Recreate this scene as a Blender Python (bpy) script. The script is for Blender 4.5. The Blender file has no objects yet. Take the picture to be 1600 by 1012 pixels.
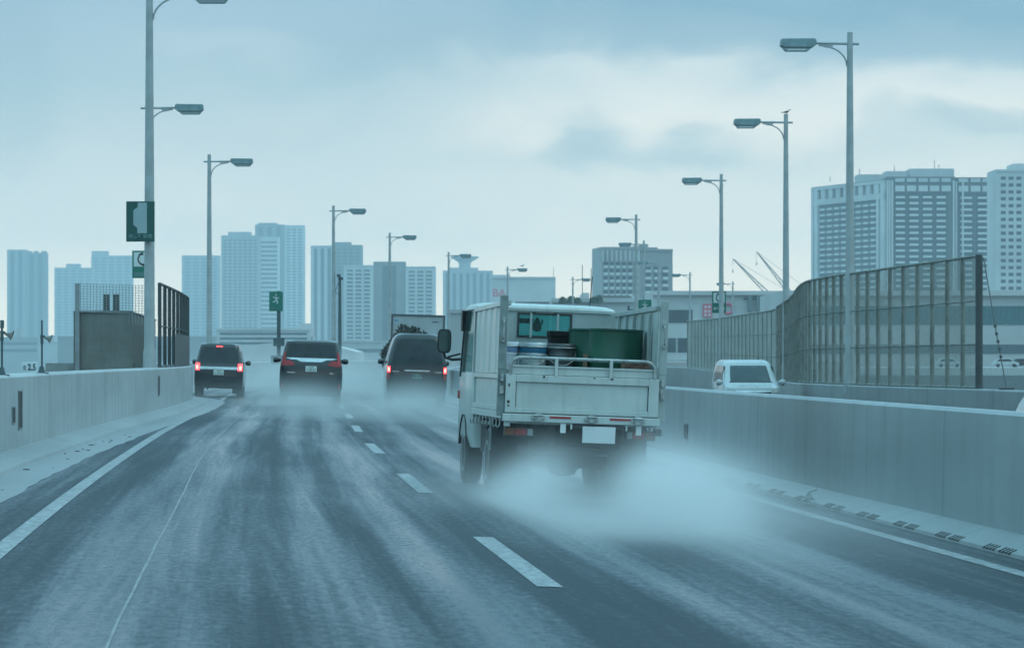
import bpy, bmesh, math, random
import numpy as np
from mathutils import Vector, Matrix
random.seed(7)
R = math.radians
S = bpy.context.scene
COL = S.collection

# ------------------------------------------------------------------ camera
FPX, HC, HY = 5550.0, 1.4, 558.0        # focal length in photo pixels, eye height, horizon row
cam_d = bpy.data.cameras.new('camera')
cam_d.sensor_width = 36.0
cam_d.lens = FPX / 1600.0 * 36.0
cam_d.shift_y = (HY - 506.0) / 1600.0
cam_d.clip_start = 0.5
cam_d.clip_end = 60000
cam_d.dof.use_dof = True
cam_d.dof.focus_distance = 41.0
cam_d.dof.aperture_fstop = 10.0
cam = bpy.data.objects.new('camera', cam_d)
cam.location = (0, 0, HC)
cam.rotation_euler = (R(90), 0, 0)
COL.objects.link(cam)
S.camera = cam

# ------------------------------------------------------------------ world: overcast sky with cloud banks
SUN_EL, SUN_AZ = 52.0, 105.0
world = bpy.data.worlds.new('World')
S.world = world
world.use_nodes = True
wt = world.node_tree
wt.nodes.clear()
class NT:
    def __init__(s, tree): s.t = tree
    def n(s, typ, **kw):
        nd = s.t.nodes.new(typ)
        for k, v in kw.items():
            setattr(nd, k, v)
        return nd
    def l(s, a, b): s.t.links.new(a, b)
    def m(s, op, a, b=None, c=None, clamp=False):
        nd = s.t.nodes.new('ShaderNodeMath'); nd.operation = op; nd.use_clamp = clamp
        for i, v in enumerate((a, b, c)):
            if v is None: continue
            if isinstance(v, (int, float)): nd.inputs[i].default_value = v
            else: s.t.links.new(v, nd.inputs[i])
        return nd.outputs[0]
    def mix(s, f, a, b, blend='MIX'):
        nd = s.t.nodes.new('ShaderNodeMix'); nd.data_type = 'RGBA'; nd.blend_type = blend
        for i, v in ((0, f), (6, a), (7, b)):
            if isinstance(v, (int, float)): nd.inputs[i].default_value = v
            elif isinstance(v, tuple): nd.inputs[i].default_value = (*v, 1)
            else: s.t.links.new(v, nd.inputs[i])
        return nd.outputs[2]
    def ramp(s, f, pts):
        nd = s.t.nodes.new('ShaderNodeValToRGB'); cr = nd.color_ramp
        while len(cr.elements) > 1: cr.elements.remove(cr.elements[-1])
        cr.elements[0].position = pts[0][0]; cr.elements[0].color = (*pts[0][1], 1)
        for p, c in pts[1:]:
            e = cr.elements.new(p); e.color = (*c, 1)
        s.t.links.new(f, nd.inputs[0]); return nd.outputs[0]
    def sstep(s, v, a, b, lo=0.0, hi=1.0):
        nd = s.t.nodes.new('ShaderNodeMapRange'); nd.interpolation_type = 'SMOOTHSTEP'
        s.t.links.new(v, nd.inputs[0])
        for i, q in ((1, a), (2, b), (3, lo), (4, hi)): nd.inputs[i].default_value = q
        return nd.outputs[0]
    def vec(s, x, y, z):
        nd = s.t.nodes.new('ShaderNodeCombineXYZ')
        for i, v in enumerate((x, y, z)):
            if isinstance(v, (int, float)): nd.inputs[i].default_value = v
            else: s.t.links.new(v, nd.inputs[i])
        return nd.outputs[0]
    def noise(s, v, scale, detail=4, rough=0.55, dist=0.0):
        nd = s.t.nodes.new('ShaderNodeTexNoise'); s.t.links.new(v, nd.inputs['Vector'])
        nd.inputs['Scale'].default_value = scale; nd.inputs['Detail'].default_value = detail
        nd.inputs['Roughness'].default_value = rough; nd.inputs['Distortion'].default_value = dist
        return nd.outputs[0]

def lin(r, g, b):
    f = lambda c: (c / 255.0 / 12.92) if c / 255.0 <= 0.04045 else ((c / 255.0 + 0.055) / 1.055) ** 2.4
    return (f(r), f(g), f(b))

w = NT(wt)
tc = w.n('ShaderNodeTexCoord')
sep = w.n('ShaderNodeSeparateXYZ'); w.l(tc.outputs['Generated'], sep.inputs[0])
vx, vy, vz = sep.outputs
az = w.m('ARCTAN2', vx, vy)                   # 0 = along the road, + to the right (radians)
el = w.m('ARCSINE', vz)
wn = w.noise(w.vec(w.m('MULTIPLY', az, 1.0), w.m('MULTIPLY', el, 1.6), 0.3), 16, 5, 0.5, 0.6)
wn2 = w.noise(w.vec(w.m('MULTIPLY', az, 1.0), w.m('MULTIPLY', el, 2.2), 4.3), 38, 5, 0.55, 0.3)
eld = w.m('ADD', el, w.m('MULTIPLY', w.m('SUBTRACT', wn, 0.5), 0.034))
eld = w.m('ADD', eld, w.m('MULTIPLY', w.m('SUBTRACT', wn2, 0.5), 0.014))
t = w.m('DIVIDE', eld, 0.11, clamp=True)
# column on the right carries the bright gap under the dark deck; left stays evenly grey-blue
rightc = w.ramp(t, [(0.0, lin(228, 232, 228)), (0.22, lin(222, 231, 231)), (0.42, lin(214, 227, 231)), (0.54, lin(203, 219, 226)),
                    (0.63, lin(238, 243, 242)), (0.73, lin(226, 235, 238)), (0.80, lin(170, 198, 213)), (0.89, lin(142, 179, 200)), (1.0, lin(150, 187, 207))])
leftc = w.ramp(t, [(0.0, lin(216, 227, 229)), (0.25, lin(208, 222, 228)), (0.5, lin(196, 214, 225)), (0.7, lin(184, 207, 219)),
                   (0.85, lin(176, 203, 218)), (1.0, lin(168, 199, 217))])
side = w.sstep(w.m('ADD', az, w.m('MULTIPLY', w.m('SUBTRACT', wn, 0.5), 0.05)), -0.05, 0.035)
skyc = w.mix(side, leftc, rightc)
# grey cloud lumps hanging in the bright gap, and one thick band to the right
for (px, py, rx, ry, k) in ((935, 200, 50, 30, .42), (1085, 218, 75, 26, .42), (1010, 232, 130, 22, .35), (900, 215, 60, 20, .6), (870, 60, 420, 50, .5), (1300, 70, 300, 50, .35), (1540, 205, 120, 20, .55), (690, 90, 160, 30, .35), (350, 80, 130, 22, -.3), (450, 150, 100, 26, -.25), (860, 150, 70, 20, -.35), (20, 120, 70, 140, .5)):
    a0 = math.atan((px - 800) / FPX); e0 = math.atan((HY - py) / FPX)
    dx = w.m('DIVIDE', w.m('SUBTRACT', az, a0), rx / FPX)
    dy = w.m('DIVIDE', w.m('SUBTRACT', eld, e0), ry / FPX)
    d2 = w.m('ADD', w.m('MULTIPLY', dx, dx), w.m('MULTIPLY', dy, dy))
    f = w.m('MULTIPLY', w.m('EXPONENT', w.m('MULTIPLY', w.m('MULTIPLY', d2, d2), -0.8)), abs(k), clamp=True)
    skyc = w.mix(f, skyc, lin(160, 190, 206) if k > 0 else lin(212, 226, 232))
# soft mottling
skyc = w.mix(w.m('MULTIPLY', w.sstep(wn2, 0.35, 0.7), 0.10), skyc, lin(178, 204, 218))
# above the visible band: the grey-blue deck of cloud, with a pale glow where the sun stands behind it
high = w.ramp(w.m('DIVIDE', el, 1.6, clamp=True), [(0.0, lin(168, 199, 217)), (0.2, lin(132, 186, 205)), (0.6, lin(134, 188, 206)), (1.0, lin(134, 188, 206))])
hn = w.noise(tc.outputs['Generated'], 2.2, 5, 0.55)
high = w.mix(w.m('MULTIPLY', w.sstep(hn, 0.35, 0.7), 0.4), high, lin(165, 205, 225))
skyc = w.mix(w.sstep(el, 0.105, 0.2), skyc, high)
sc_ = w.n('ShaderNodeVectorMath', operation='SCALE'); w.l(skyc, sc_.inputs[0]); w.l(w.sstep(el, 0.105, 0.45, 1.0, 2.35), sc_.inputs['Scale'])
# pale glow low over the horizon, seen through the haze of the bay
glow = w.ramp(w.m('DIVIDE', el, 0.11, clamp=True), [(0.0, (1.30, .94, .65)), (0.15, (1.16, .88, .63)), (0.35, (.84, .68, .55)), (0.7, (.51, .50, .47)), (1.0, (.405, .43, .45))])
gl_ = w.n('ShaderNodeVectorMath', operation='SCALE'); w.l(glow, gl_.inputs[0]); gl_.inputs['Scale'].default_value = 2.15
mu_ = w.n('ShaderNodeVectorMath', operation='MULTIPLY'); w.l(sc_.outputs[0], mu_.inputs[0]); w.l(w.mix(w.sstep(w.m('ABSOLUTE', az), 0.25, 0.8), gl_.outputs[0], (.98, 1.0, 0.98)), mu_.inputs[1])
skyc = mu_.outputs[0]
# the Nishita sky shines faintly through the cloud deck
nish = w.n('ShaderNodeTexSky', sky_type='NISHITA', sun_disc=False)
nish.sun_elevation = R(SUN_EL); nish.sun_rotation = R(SUN_AZ)
bg1 = w.n('ShaderNodeBackground'); w.l(nish.outputs[0], bg1.inputs[0]); bg1.inputs[1].default_value = 0.05
bg2 = w.n('ShaderNodeBackground'); w.l(skyc, bg2.inputs[0]); bg2.inputs[1].default_value = 1.0
ms = w.n('ShaderNodeMixShader'); ms.inputs[0].default_value = 0.94
w.l(bg1.outputs[0], ms.inputs[1]); w.l(bg2.outputs[0], ms.inputs[2])
wo = w.n('ShaderNodeOutputWorld'); w.l(ms.outputs[0], wo.inputs[0])

sun_d = bpy.data.lights.new('sun', 'SUN')
sun_d.energy = 0.5; sun_d.angle = R(25); sun_d.color = (1.0, 0.97, 0.92)
sun = bpy.data.objects.new('sun', sun_d); COL.objects.link(sun)
sun.rotation_euler = (R(90 - SUN_EL), 0, R(180 - SUN_AZ)); sun.location = (0, 0, 80)

S.view_settings.view_transform = 'Standard'
S.view_settings.look = 'None'
S.view_settings.gamma = 1
S.view_settings.exposure = 0.04
S.cycles.use_denoising = True
S.cycles.max_bounces = 8
S.cycles.volume_bounces = 2
S.cycles.transparent_max_bounces = 24
S.cycles.volume_step_rate = 1.0
S.cycles.volume_max_steps = 256

# ------------------------------------------------------------------ helpers
def P(x, y, D): return Vector(((x - 800) * D / FPX, D, HC - (y - HY) * D / FPX))
def XP(x, D): return (x - 800) * D / FPX
def ZP(y, D): return HC - (y - HY) * D / FPX

MATS = {}
def mat(name, col, rough=0.5, metal=0.0, var=0.15, vscale=3.0, bump=0.0, bscale=30.0, spec=0.5, coat=0.0,
        streak=0.0, emit=None, emit_s=0.0, stain=None, stain_amt=0.0, stlo=.58):
    if name in MATS: return MATS[name]
    m = bpy.data.materials.new(name); m.use_nodes = True
    k = NT(m.node_tree); k.t.nodes.clear()
    b = k.n('ShaderNodeBsdfPrincipled'); o = k.n('ShaderNodeOutputMaterial'); k.l(b.outputs[0], o.inputs[0])
    c = k.n('ShaderNodeTexCoord').outputs['Object']
    n1 = k.noise(c, vscale, 5, 0.6)
    dark = tuple(x * (1 - var) for x in col); lite = tuple(min(1, x * (1 + var)) for x in col)
    cc = k.mix(k.sstep(n1, 0.3, 0.7), dark, lite)
    if streak > 0:
        mp = k.n('ShaderNodeMapping'); k.l(c, mp.inputs[0]); mp.inputs['Scale'].default_value = (9, 9, 0.5)
        n2 = k.noise(mp.outputs[0], 1.6, 4, 0.6)
        cc = k.mix(k.m('MULTIPLY', k.sstep(n2, 0.5, 0.75), streak), cc, stain or tuple(x * 0.45 for x in col))
    if stain_amt > 0:
        n3 = k.noise(c, vscale * 2.3 + 1.7, 6, 0.7)
        cc = k.mix(k.m('MULTIPLY', k.sstep(n3, stlo, stlo + .08), stain_amt), cc, stain or (0.08, 0.05, 0.03))
    k.l(cc, b.inputs['Base Color'])
    rr = k.m('ADD', rough, k.m('MULTIPLY', k.m('SUBTRACT', n1, 0.5), 0.25 * min(1, rough * 3)), clamp=True)
    k.l(rr, b.inputs['Roughness'])
    b.inputs['Metallic'].default_value = metal
    b.inputs['Specular IOR Level'].default_value = spec
    b.inputs['Coat Weight'].default_value = coat
    b.inputs['Coat Roughness'].default_value = 0.08
    if bump > 0:
        bn = k.n('ShaderNodeBump'); bn.inputs['Strength'].default_value = bump; bn.inputs['Distance'].default_value = 0.02
        k.l(k.noise(c, bscale, 4, 0.6), bn.inputs['Height']); k.l(bn.outputs[0], b.inputs['Normal'])
    if emit:
        b.inputs['Emission Color'].default_value = (*emit, 1); b.inputs['Emission Strength'].default_value = emit_s
    MATS[name] = m
    return m

def clear_mat(name, col, alpha, rough=0.05):
    """see-through sheet (net, tinted pane): part of the light passes straight through"""
    if name in MATS: return MATS[name]
    m = bpy.data.materials.new(name); m.use_nodes = True
    k = NT(m.node_tree); k.t.nodes.clear()
    b = k.n('ShaderNodeBsdfPrincipled'); b.inputs['Base Color'].default_value = (*col, 1); b.inputs['Roughness'].default_value = rough
    t_ = k.n('ShaderNodeBsdfTransparent'); t_.inputs[0].default_value = (.55, .88, .86, 1) if name == 'cab_glass' else (1, 1, 1, 1); mx = k.n('ShaderNodeMixShader'); o = k.n('ShaderNodeOutputMaterial')
    c = k.n('ShaderNodeTexCoord').outputs['Object']
    n1 = k.noise(c, 0.9, 5, 0.6)
    k.l(k.m('ADD', alpha, k.m('MULTIPLY', k.m('SUBTRACT', n1, 0.5), 0.35), clamp=True), mx.inputs[0])
    k.l(t_.outputs[0], mx.inputs[1]); k.l(b.outputs[0], mx.inputs[2]); k.l(mx.outputs[0], o.inputs[0])
    MATS[name] = m
    return m

class MB:
    """collects faces, builds ONE mesh object"""
    def __init__(s): s.v = []; s.f = []; s.mi = []; s.uv = None
    def add(s, vs, fs, mi=0):
        o = len(s.v); s.v += [Vector(p) for p in vs]
        s.f += [tuple(i + o for i in f) for f in fs]; s.mi += [mi] * len(fs); return s
    def box(s, x0, x1, y0, y1, z0, z1, mi=0, M=None):
        vs = [Vector((x, y, z)) for z in (z0, z1) for y in (y0, y1) for x in (x0, x1)]
        if M is not None: vs = [M @ p for p in vs]
        return s.add(vs, [(0, 2, 3, 1), (4, 5, 7, 6), (0, 1, 5, 4), (2, 6, 7, 3), (0, 4, 6, 2), (1, 3, 7, 5)], mi)
    def cbox(s, c, sz, mi=0, M=None):
        return s.box(c[0] - sz[0] / 2, c[0] + sz[0] / 2, c[1] - sz[1] / 2, c[1] + sz[1] / 2, c[2] - sz[2] / 2, c[2] + sz[2] / 2, mi, M)
    def prism(s, pts, a, b, axis='y', mi=0):
        """polygon pts (2D) extruded along axis between a and b"""
        n = len(pts)
        def q(p, t):
            return {'x': (t, p[0], p[1]), 'y': (p[0], t, p[1]), 'z': (p[0], p[1], t)}[axis]
        vs = [q(p, a) for p in pts] + [q(p, b) for p in pts]
        fs = [tuple(range(n)), tuple(range(2 * n - 1, n - 1, -1))]
        fs += [(i, i + n, (i + 1) % n + n, (i + 1) % n) for i in range(n)]
        return s.add(vs, fs, mi)
    def tube(s, pts, r, n=10, mi=0, cap=True):
        pts = [Vector(p) for p in pts]; rs = r if isinstance(r, (list, tuple)) else [r] * len(pts)
        rings = []; prev = None
        for i, p in enumerate(pts):
            d = (pts[min(i + 1, len(pts) - 1)] - pts[max(i - 1, 0)]).normalized()
            if prev is None:
                up = Vector((0, 0, 1)) if abs(d.z) < 0.9 else Vector((1, 0, 0))
                a = d.cross(up).normalized()
            else:
                a = (prev - d * prev.dot(d)).normalized()
            prev = a; b = d.cross(a)
            rings.append([p + (a * math.cos(2 * math.pi * j / n) + b * math.sin(2 * math.pi * j / n)) * rs[i] for j in range(n)])
        return s.loft(rings, mi, cap)
    def loft(s, rings, mi=0, cap=True):
        n = len(rings[0]); vs = [p for r in rings for p in r]; fs = []
        for i in range(len(rings) - 1):
            for j in range(n):
                a = i * n + j; b = i * n + (j + 1) % n
                fs.append((a, b, b + n, a + n))
        if cap: fs += [tuple(range(n - 1, -1, -1)), tuple((len(rings) - 1) * n + j for j in range(n))]
        return s.add(vs, fs, mi)
    def lathe(s, prof, c=(0, 0, 0), n=32, mi=0):
        """prof: list of (r, z)"""
        rings = [[(c[0] + max(r, 1e-4) * math.cos(2 * math.pi * j / n), c[1] + max(r, 1e-4) * math.sin(2 * math.pi * j / n), c[2] + z) for j in range(n)] for r, z in prof]
        return s.loft(rings, mi, True)
    def grid(s, fn, nu, nv, mi=0):
        vs = [fn(i / nu, j / nv) for j in range(nv + 1) for i in range(nu + 1)]
        fs = [(j * (nu + 1) + i, j * (nu + 1) + i + 1, (j + 1) * (nu + 1) + i + 1, (j + 1) * (nu + 1) + i) for j in range(nv) for i in range(nu)]
        return s.add(vs, fs, mi)
    def build(s, name, mats, parent=None, smooth=False, bevel=0.0, loc=None, fix=True):
        me = bpy.data.meshes.new(name); me.from_pydata([tuple(p) for p in s.v], [], s.f)
        if not isinstance(mats, (list, tuple)): mats = [mats]
        for m in mats: me.materials.append(m)
        me.polygons.foreach_set('material_index', s.mi)
        if fix:
            bm = bmesh.new(); bm.from_mesh(me); bmesh.ops.recalc_face_normals(bm, faces=bm.faces); bm.to_mesh(me); bm.free()
        o = bpy.data.objects.new(name, me); COL.objects.link(o)
        if parent is not None: o.parent = parent
        if loc is not None: o.location = loc
        if smooth:
            me.polygons.foreach_set('use_smooth', [True] * len(me.polygons))
            try:
                me.set_sharp_from_angle(angle=R(38))
            except Exception: pass
        if bevel > 0:
            b = o.modifiers.new('bevel', 'BEVEL'); b.width = bevel; b.segments = 2; b.limit_method = 'ANGLE'; b.angle_limit = R(40)
        me.update()
        return o

def tag(o, label=None, cat=None, group=None, kind=None):
    if label: o['label'] = label
    if cat: o['category'] = cat
    if group: o['group'] = group
    if kind: o['kind'] = kind
    return o
def empty(name, loc=(0, 0, 0), rz=0.0, ry=0.0, label=None, cat=None, group=None):
    o = bpy.data.objects.new(name, None); COL.objects.link(o); o.location = loc
    o.rotation_euler = (0, ry, rz); o.empty_display_size = 0.2
    return tag(o, label, cat, group)
def copy_tree(o, parent=None):
    c = o.copy(); COL.objects.link(c); c.parent = parent
    for ch in list(o.children): copy_tree(ch, c)
    return c
def struct(o): o['kind'] = 'structure'; return o

# ------------------------------------------------------------------ road alignment (X of the dashed line against distance)
_cd = [-60, -30, 0, 21.6, 27.7, 36.8, 42.7, 51.8, 58, 66.4, 73.3, 86.3, 99.6, 115, 130, 150, 175, 200, 244, 288, 329, 371, 420, 500, 560]
_cx = [6.2, 4.0, 1.85, .25, -.25, -.9, -1.33, -1.92, -2.36, -2.86, -3.25, -3.98, -4.75, -5.8, -6.6, -7.2, -6.8, -5.6, -3.0, .2, 4.8, 11.5, 21, 40, 57]
_fine = np.arange(-60, 561, 1.0)
def _smooth(xs, ys, sg=5.0):
    v = np.interp(_fine, xs, ys); k = np.exp(-0.5 * (np.arange(-20, 21) / sg) ** 2); k /= k.sum()
    return np.convolve(np.pad(v, 20, mode='reflect', reflect_type='odd'), k, 'valid')
_C = _smooth(_cd, _cx)
def C(D): return float(np.interp(D, _fine, _C))
_LW = _smooth([-60, 40, 60, 82, 95, 106, 112, 117.5, 130, 150, 200, 244, 288, 560], [4.9, 4.9, 4.62, 4.25, 4.2, 4.25, 4.9, 5.85, 5.8, 5.35, 4.4, 5.15, 5.1, 5.0], 3)
def LW(D): return -float(np.interp(D, _fine, _LW))
_OW = _smooth([-60, 0, 50, 70, 80, 90, 101, 108, 118, 130, 166, 190, 200, 213, 260, 311, 357, 400, 500, 560],
              [22, 16.5, 13, 11.4, 10.4, 8.98, 8.35, 8.55, 9.2, 9.6, 9.65, 9.4, 8.5, 7.2, 9.45, 12.7, 18, 25, 46, 62], 2.5)
def OZ(D): return float(np.interp(D, [-60, 80, 101, 130, 190, 230, 310, 560], [.69, .69, .66, .52, .86, .9, .95, .95]))
def OW(D): return float(np.interp(D, _fine, _OW))
BANK = -0.03
def Rd(D, off, dz=0.0): return Vector((C(D) + off, D, BANK * off + dz))
def heading(D): return math.atan2(-(C(D + 4) - C(D - 4)), 8.0)     # rotation about z
STN = [float(x) for x in list(range(-30, 120, 2)) + list(range(120, 300, 4)) + list(range(300, 521, 8))]

def strip(name, prof, mats, dfn=None, stations=STN, closed=False, mi=None, parent=None, smooth=False):
    """sweep a profile along the road. prof: list of (off, dz) or a function D -> list of points; UV = (running width, distance)"""
    me_v, me_f, uvs = [], [], []
    rows = []
    for D in stations:
        pr = prof(D) if callable(prof) else [Rd(D, o_, z_) for o_, z_ in prof]
        rows.append(pr)
    n = len(rows[0])
    for r_ in rows: me_v += [tuple(p) for p in r_]
    wid = [0.0]
    for i in range(1, n): wid.append(wid[-1] + (Vector(rows[len(rows)//4][i]) - Vector(rows[len(rows)//4][i - 1])).length)
    fm = []
    rng = n if closed else n - 1
    for i in range(len(rows) - 1):
        for j in range(rng):
            a, b = i * n + j, i * n + (j + 1) % n
            me_f.append((a, b, b + n, a + n)); fm.append(mi[j] if mi else 0)
            w1 = wid[j + 1] if j + 1 < n else wid[j] + .2
            uvs += [(wid[j], stations[i]), (w1, stations[i]), (w1, stations[i + 1]), (wid[j], stations[i + 1])]
    if closed:
        me_f.append(tuple(range(n))); fm.append(0); uvs += [(0, 0)] * n
        me_f.append(tuple((len(rows) - 1) * n + j for j in range(n - 1, -1, -1))); fm.append(0); uvs += [(0, 0)] * n
    me = bpy.data.meshes.new(name); me.from_pydata(me_v, [], me_f)
    u = me.uv_layers.new(name='UVMap')
    for i, q in enumerate(uvs): u.data[i].uv = q
    for m in (mats if isinstance(mats, (list, tuple)) else [mats]): me.materials.append(m)
    me.polygons.foreach_set('material_index', fm)
    if smooth: me.polygons.foreach_set('use_smooth', [True] * len(me.polygons))
    o = bpy.data.objects.new(name, me); COL.objects.link(o)
    if parent: o.parent = parent
    return o

# ------------------------------------------------------------------ setting materials
def road_material():
    m = bpy.data.materials.new('wet_asphalt'); m.use_nodes = True
    k = NT(m.node_tree); k.t.nodes.clear()
    b = k.n('ShaderNodeBsdfPrincipled'); o = k.n('ShaderNodeOutputMaterial'); k.l(b.outputs[0], o.inputs[0])
    uv = k.n('ShaderNodeUVMap'); sp = k.n('ShaderNodeSeparateXYZ'); k.l(uv.outputs[0], sp.inputs[0])
    u, v = sp.outputs[0], sp.outputs[1]
    long1 = k.noise(k.vec(k.m('MULTIPLY', u, 1.5), k.m('MULTIPLY', v, 0.03), 0), 1.0, 3, 0.5, 0.3)
    long2 = k.noise(k.vec(k.m('MULTIPLY', u, 5.0), k.m('MULTIPLY', v, 0.07), 3), 1.0, 4, 0.6, 0.6)
    patch = k.noise(k.vec(k.m('MULTIPLY', u, 0.5), k.m('MULTIPLY', v, 0.10), 7), 1.0, 5, 0.6, 0.8)
    fine = k.noise(k.vec(k.m('MULTIPLY', u, 16.0), k.m('MULTIPLY', v, 5.0), 1), 1.0, 9, 0.86)
    grit = k.noise(k.vec(k.m('MULTIPLY', u, 90), k.m('MULTIPLY', v, 30), 1), 1.0, 3, 0.7)
    # wheel tracks: narrow strips running along each lane where tyres squeeze the water out of the surface
    wob = k.m('MULTIPLY', k.m('SUBTRACT', k.noise(k.vec(0, k.m('MULTIPLY', v, 0.05), 5), 1.0, 2), 0.5), 0.5)
    uu = k.m('ADD', u, wob)
    trk = None
    for c_, w_ in ((1.95, .22), (3.35, .16), (3.85, .24), (4.85, .18), (5.55, .26), (6.9, .22), (7.8, .18), (8.5, .24)):
        q_ = k.m('DIVIDE', k.m('SUBTRACT', uu, c_), w_)
        e_ = k.m('EXPONENT', k.m('MULTIPLY', k.m('MULTIPLY', q_, q_), -0.7))
        trk = e_ if trk is None else k.m('ADD', trk, e_)
    wet = k.m('ADD', k.m('MULTIPLY', long1, 0.7), k.m('MULTIPLY', long2, 0.5))
    wet = k.m('ADD', wet, k.m('MULTIPLY', patch, 0.30))
    wet = k.m('ADD', wet, k.m('MULTIPLY', trk, 0.22))
    wet = k.m('ADD', wet, k.m('MULTIPLY', k.m('SUBTRACT', fine, 0.5), 0.95))
    wetf = k.sstep(wet, 0.64, 1.22)
    base = k.mix(wetf, (0.008, 0.018, 0.026), (0.018, 0.046, 0.064))
    base = k.mix(k.m('MULTIPLY', k.sstep(grit, 0.52, 0.75), 0.4), base, (0.06, 0.09, 0.105))
    k.l(base, b.inputs['Base Color'])
    k.l(k.m('SUBTRACT', 0.52, k.m('MULTIPLY', wetf, 0.34)), b.inputs['Roughness'])
    k.l(k.m('ADD', 0.12, k.m('MULTIPLY', wetf, 0.26)), b.inputs['Specular IOR Level'])
    bn = k.n('ShaderNodeBump'); bn.inputs['Distance'].default_value = 0.01
    k.l(k.m('SUBTRACT', 0.34, k.m('MULTIPLY', wetf, 0.16)), bn.inputs['Strength'])
    k.l(k.m('ADD', k.m('MULTIPLY', grit, 0.5), k.m('MULTIPLY', fine, 0.5)), bn.inputs['Height']); k.l(bn.outputs[0], b.inputs['Normal'])
    return m
M_ROAD = road_material()

def concrete_material(name, col, joint=2.0, stain=(0.12, 0.09, 0.05), rough=0.55):
    m = bpy.data.materials.new(name); m.use_nodes = True
    k = NT(m.node_tree); k.t.nodes.clear()
    b = k.n('ShaderNodeBsdfPrincipled'); o = k.n('ShaderNodeOutputMaterial'); k.l(b.outputs[0], o.inputs[0])
    uv = k.n('ShaderNodeUVMap'); sp = k.n('ShaderNodeSeparateXYZ'); k.l(uv.outputs[0], sp.inputs[0])
    u, v = sp.outputs[0], sp.outputs[1]
    big = k.noise(k.vec(k.m('MULTIPLY', u, 0.8), k.m('MULTIPLY', v, 0.12), 0), 1.0, 5, 0.6)
    drip = k.noise(k.vec(k.m('MULTIPLY', u, 0.35), k.m('MULTIPLY', v, 2.2), 2), 1.0, 5, 0.65)
    cc = k.mix(k.sstep(big, 0.3, 0.7), tuple(x * 0.84 for x in col), tuple(x * 1.12 for x in col))
    cc = k.mix(k.m('MULTIPLY', k.sstep(drip, 0.42, 0.68), 0.42), cc, tuple(x * 0.6 for x in col))
    cc = k.mix(k.m('MULTIPLY', k.sstep(drip, 0.62, 0.74), 0.5), cc, stain)
    fr = k.m('FRACT', k.m('DIVIDE', v, joint))
    jl = k.m('LESS_THAN', fr, 0.018)
    cc = k.mix(k.m('MULTIPLY', jl, 0.22), cc, tuple(x * 0.3 for x in stain))
    k.l(cc, b.inputs['Base Color']); b.inputs['Roughness'].default_value = rough
    bn = k.n('ShaderNodeBump'); bn.inputs['Strength'].default_value = 0.15
    k.l(k.noise(k.vec(k.m('MULTIPLY', u, 14), k.m('MULTIPLY', v, 14), 0), 1.0, 4), bn.inputs['Height']); k.l(bn.outputs[0], b.inputs['Normal'])
    MATS[name] = m
    return m
M_CONC_L = concrete_material('wall_concrete', (0.37, 0.415, 0.43), 400.0)
M_CONC_R = concrete_material('median_concrete', (0.28, 0.325, 0.34), 3.9, rough=.42)
M_CONC_O = concrete_material('outer_concrete', (0.27, 0.30, 0.31), 6.0, (0.16, 0.10, 0.05))
M_CURB = concrete_material('curb_concrete', (0.26, 0.29, 0.30), 1.95)
M_GUTTER = concrete_material('gutter_concrete', (0.19, 0.22, 0.23), 8.0, rough=0.35)
M_PAINT = mat('road_paint', (0.29, 0.32, 0.33), 0.4, var=0.3, vscale=5, stain=(0.07, 0.08, 0.09), stain_amt=0.8, stlo=.46, bump=.3, bscale=40)
M_DECK = mat('deck_soffit', (0.25, 0.26, 0.26), 0.7)
M_DARK = mat('dark_slot', (0.02, 0.022, 0.024), 0.6)
M_GROUND = mat('ground_land', (0.12, 0.14, 0.14), 0.8, var=0.3, vscale=0.01)

# ground far below the elevated road
g = MB(); g.add([(-20000, -2000, -12), (20000, -2000, -12), (20000, 40000, -12), (-20000, 40000, -12)], [(0, 1, 2, 3)])
struct(g.build('ground', M_GROUND))

# carriageways
def road_prof(D):
    n = 14; a, b = LW(D) - 0.1, 4.3
    return [Rd(D, a + (b - a) * i / n) for i in range(n + 1)]
rd = strip('road', lambda D: [Rd(D, -6.1 + 10.4 * i / 16) for i in range(17)], M_ROAD); struct(rd)
def opp_prof(D):
    x0, x1 = C(D) + 4.5, OW(D) + .1
    return [Vector((x0 + (x1 - x0) * i / 6, D, BANK * (x0 - C(D) + (x1 - x0) * i / 6))) for i in range(7)]
struct(strip('opposite_road', opp_prof, M_ROAD))
def deck_prof(D):
    x1 = OW(D) + .35; zr = BANK * (x1 - C(D))
    return [Vector((C(D) - 6.3, D, .02 - .2)), Vector((C(D) - 6.3, D, -1.6)), Vector((x1, D, zr - 1.8)), Vector((x1, D, zr - .1))]
struct(strip('viaduct_deck', deck_prof, M_DECK))

# road paint: edge lines, broken lane line
def line(name, off, w_, d0, d1, dz=0.004, m=M_PAINT, step=2.0, jit=0.0):
    st = list(np.arange(d0, d1 + 1e-6, min(step, (d1 - d0) / 2)))
    def pf(D):
        j = jit * math.sin(D * 1.3) * math.cos(D * .37) + jit * 5 * math.sin(D * .21 + 1)
        return [Rd(D, off + j - w_ / 2, dz), Rd(D, off + j + w_ / 2, dz)]
    return struct(strip(name, pf, m, stations=st))
line('edge_line', -3.5, 0.14, -20, 480)
line('edge_line', 3.55, 0.15, -20, 480)
line('edge_line', 4.95 + 0.3, 0.2, -20, 480)
for k_ in range(18):
    e = 21.65 + 15.0 * k_
    line('lane_dash', 0.0, 0.16, e, e + 6.1)
M_SEAL = mat('seam_sealant', (0.15, 0.17, 0.175), 0.35, var=.5, vscale=2)
line('seam_line', -2.48, 0.016, 8, 100, 0.003, M_SEAL, 1.0, 0.004)

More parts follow.
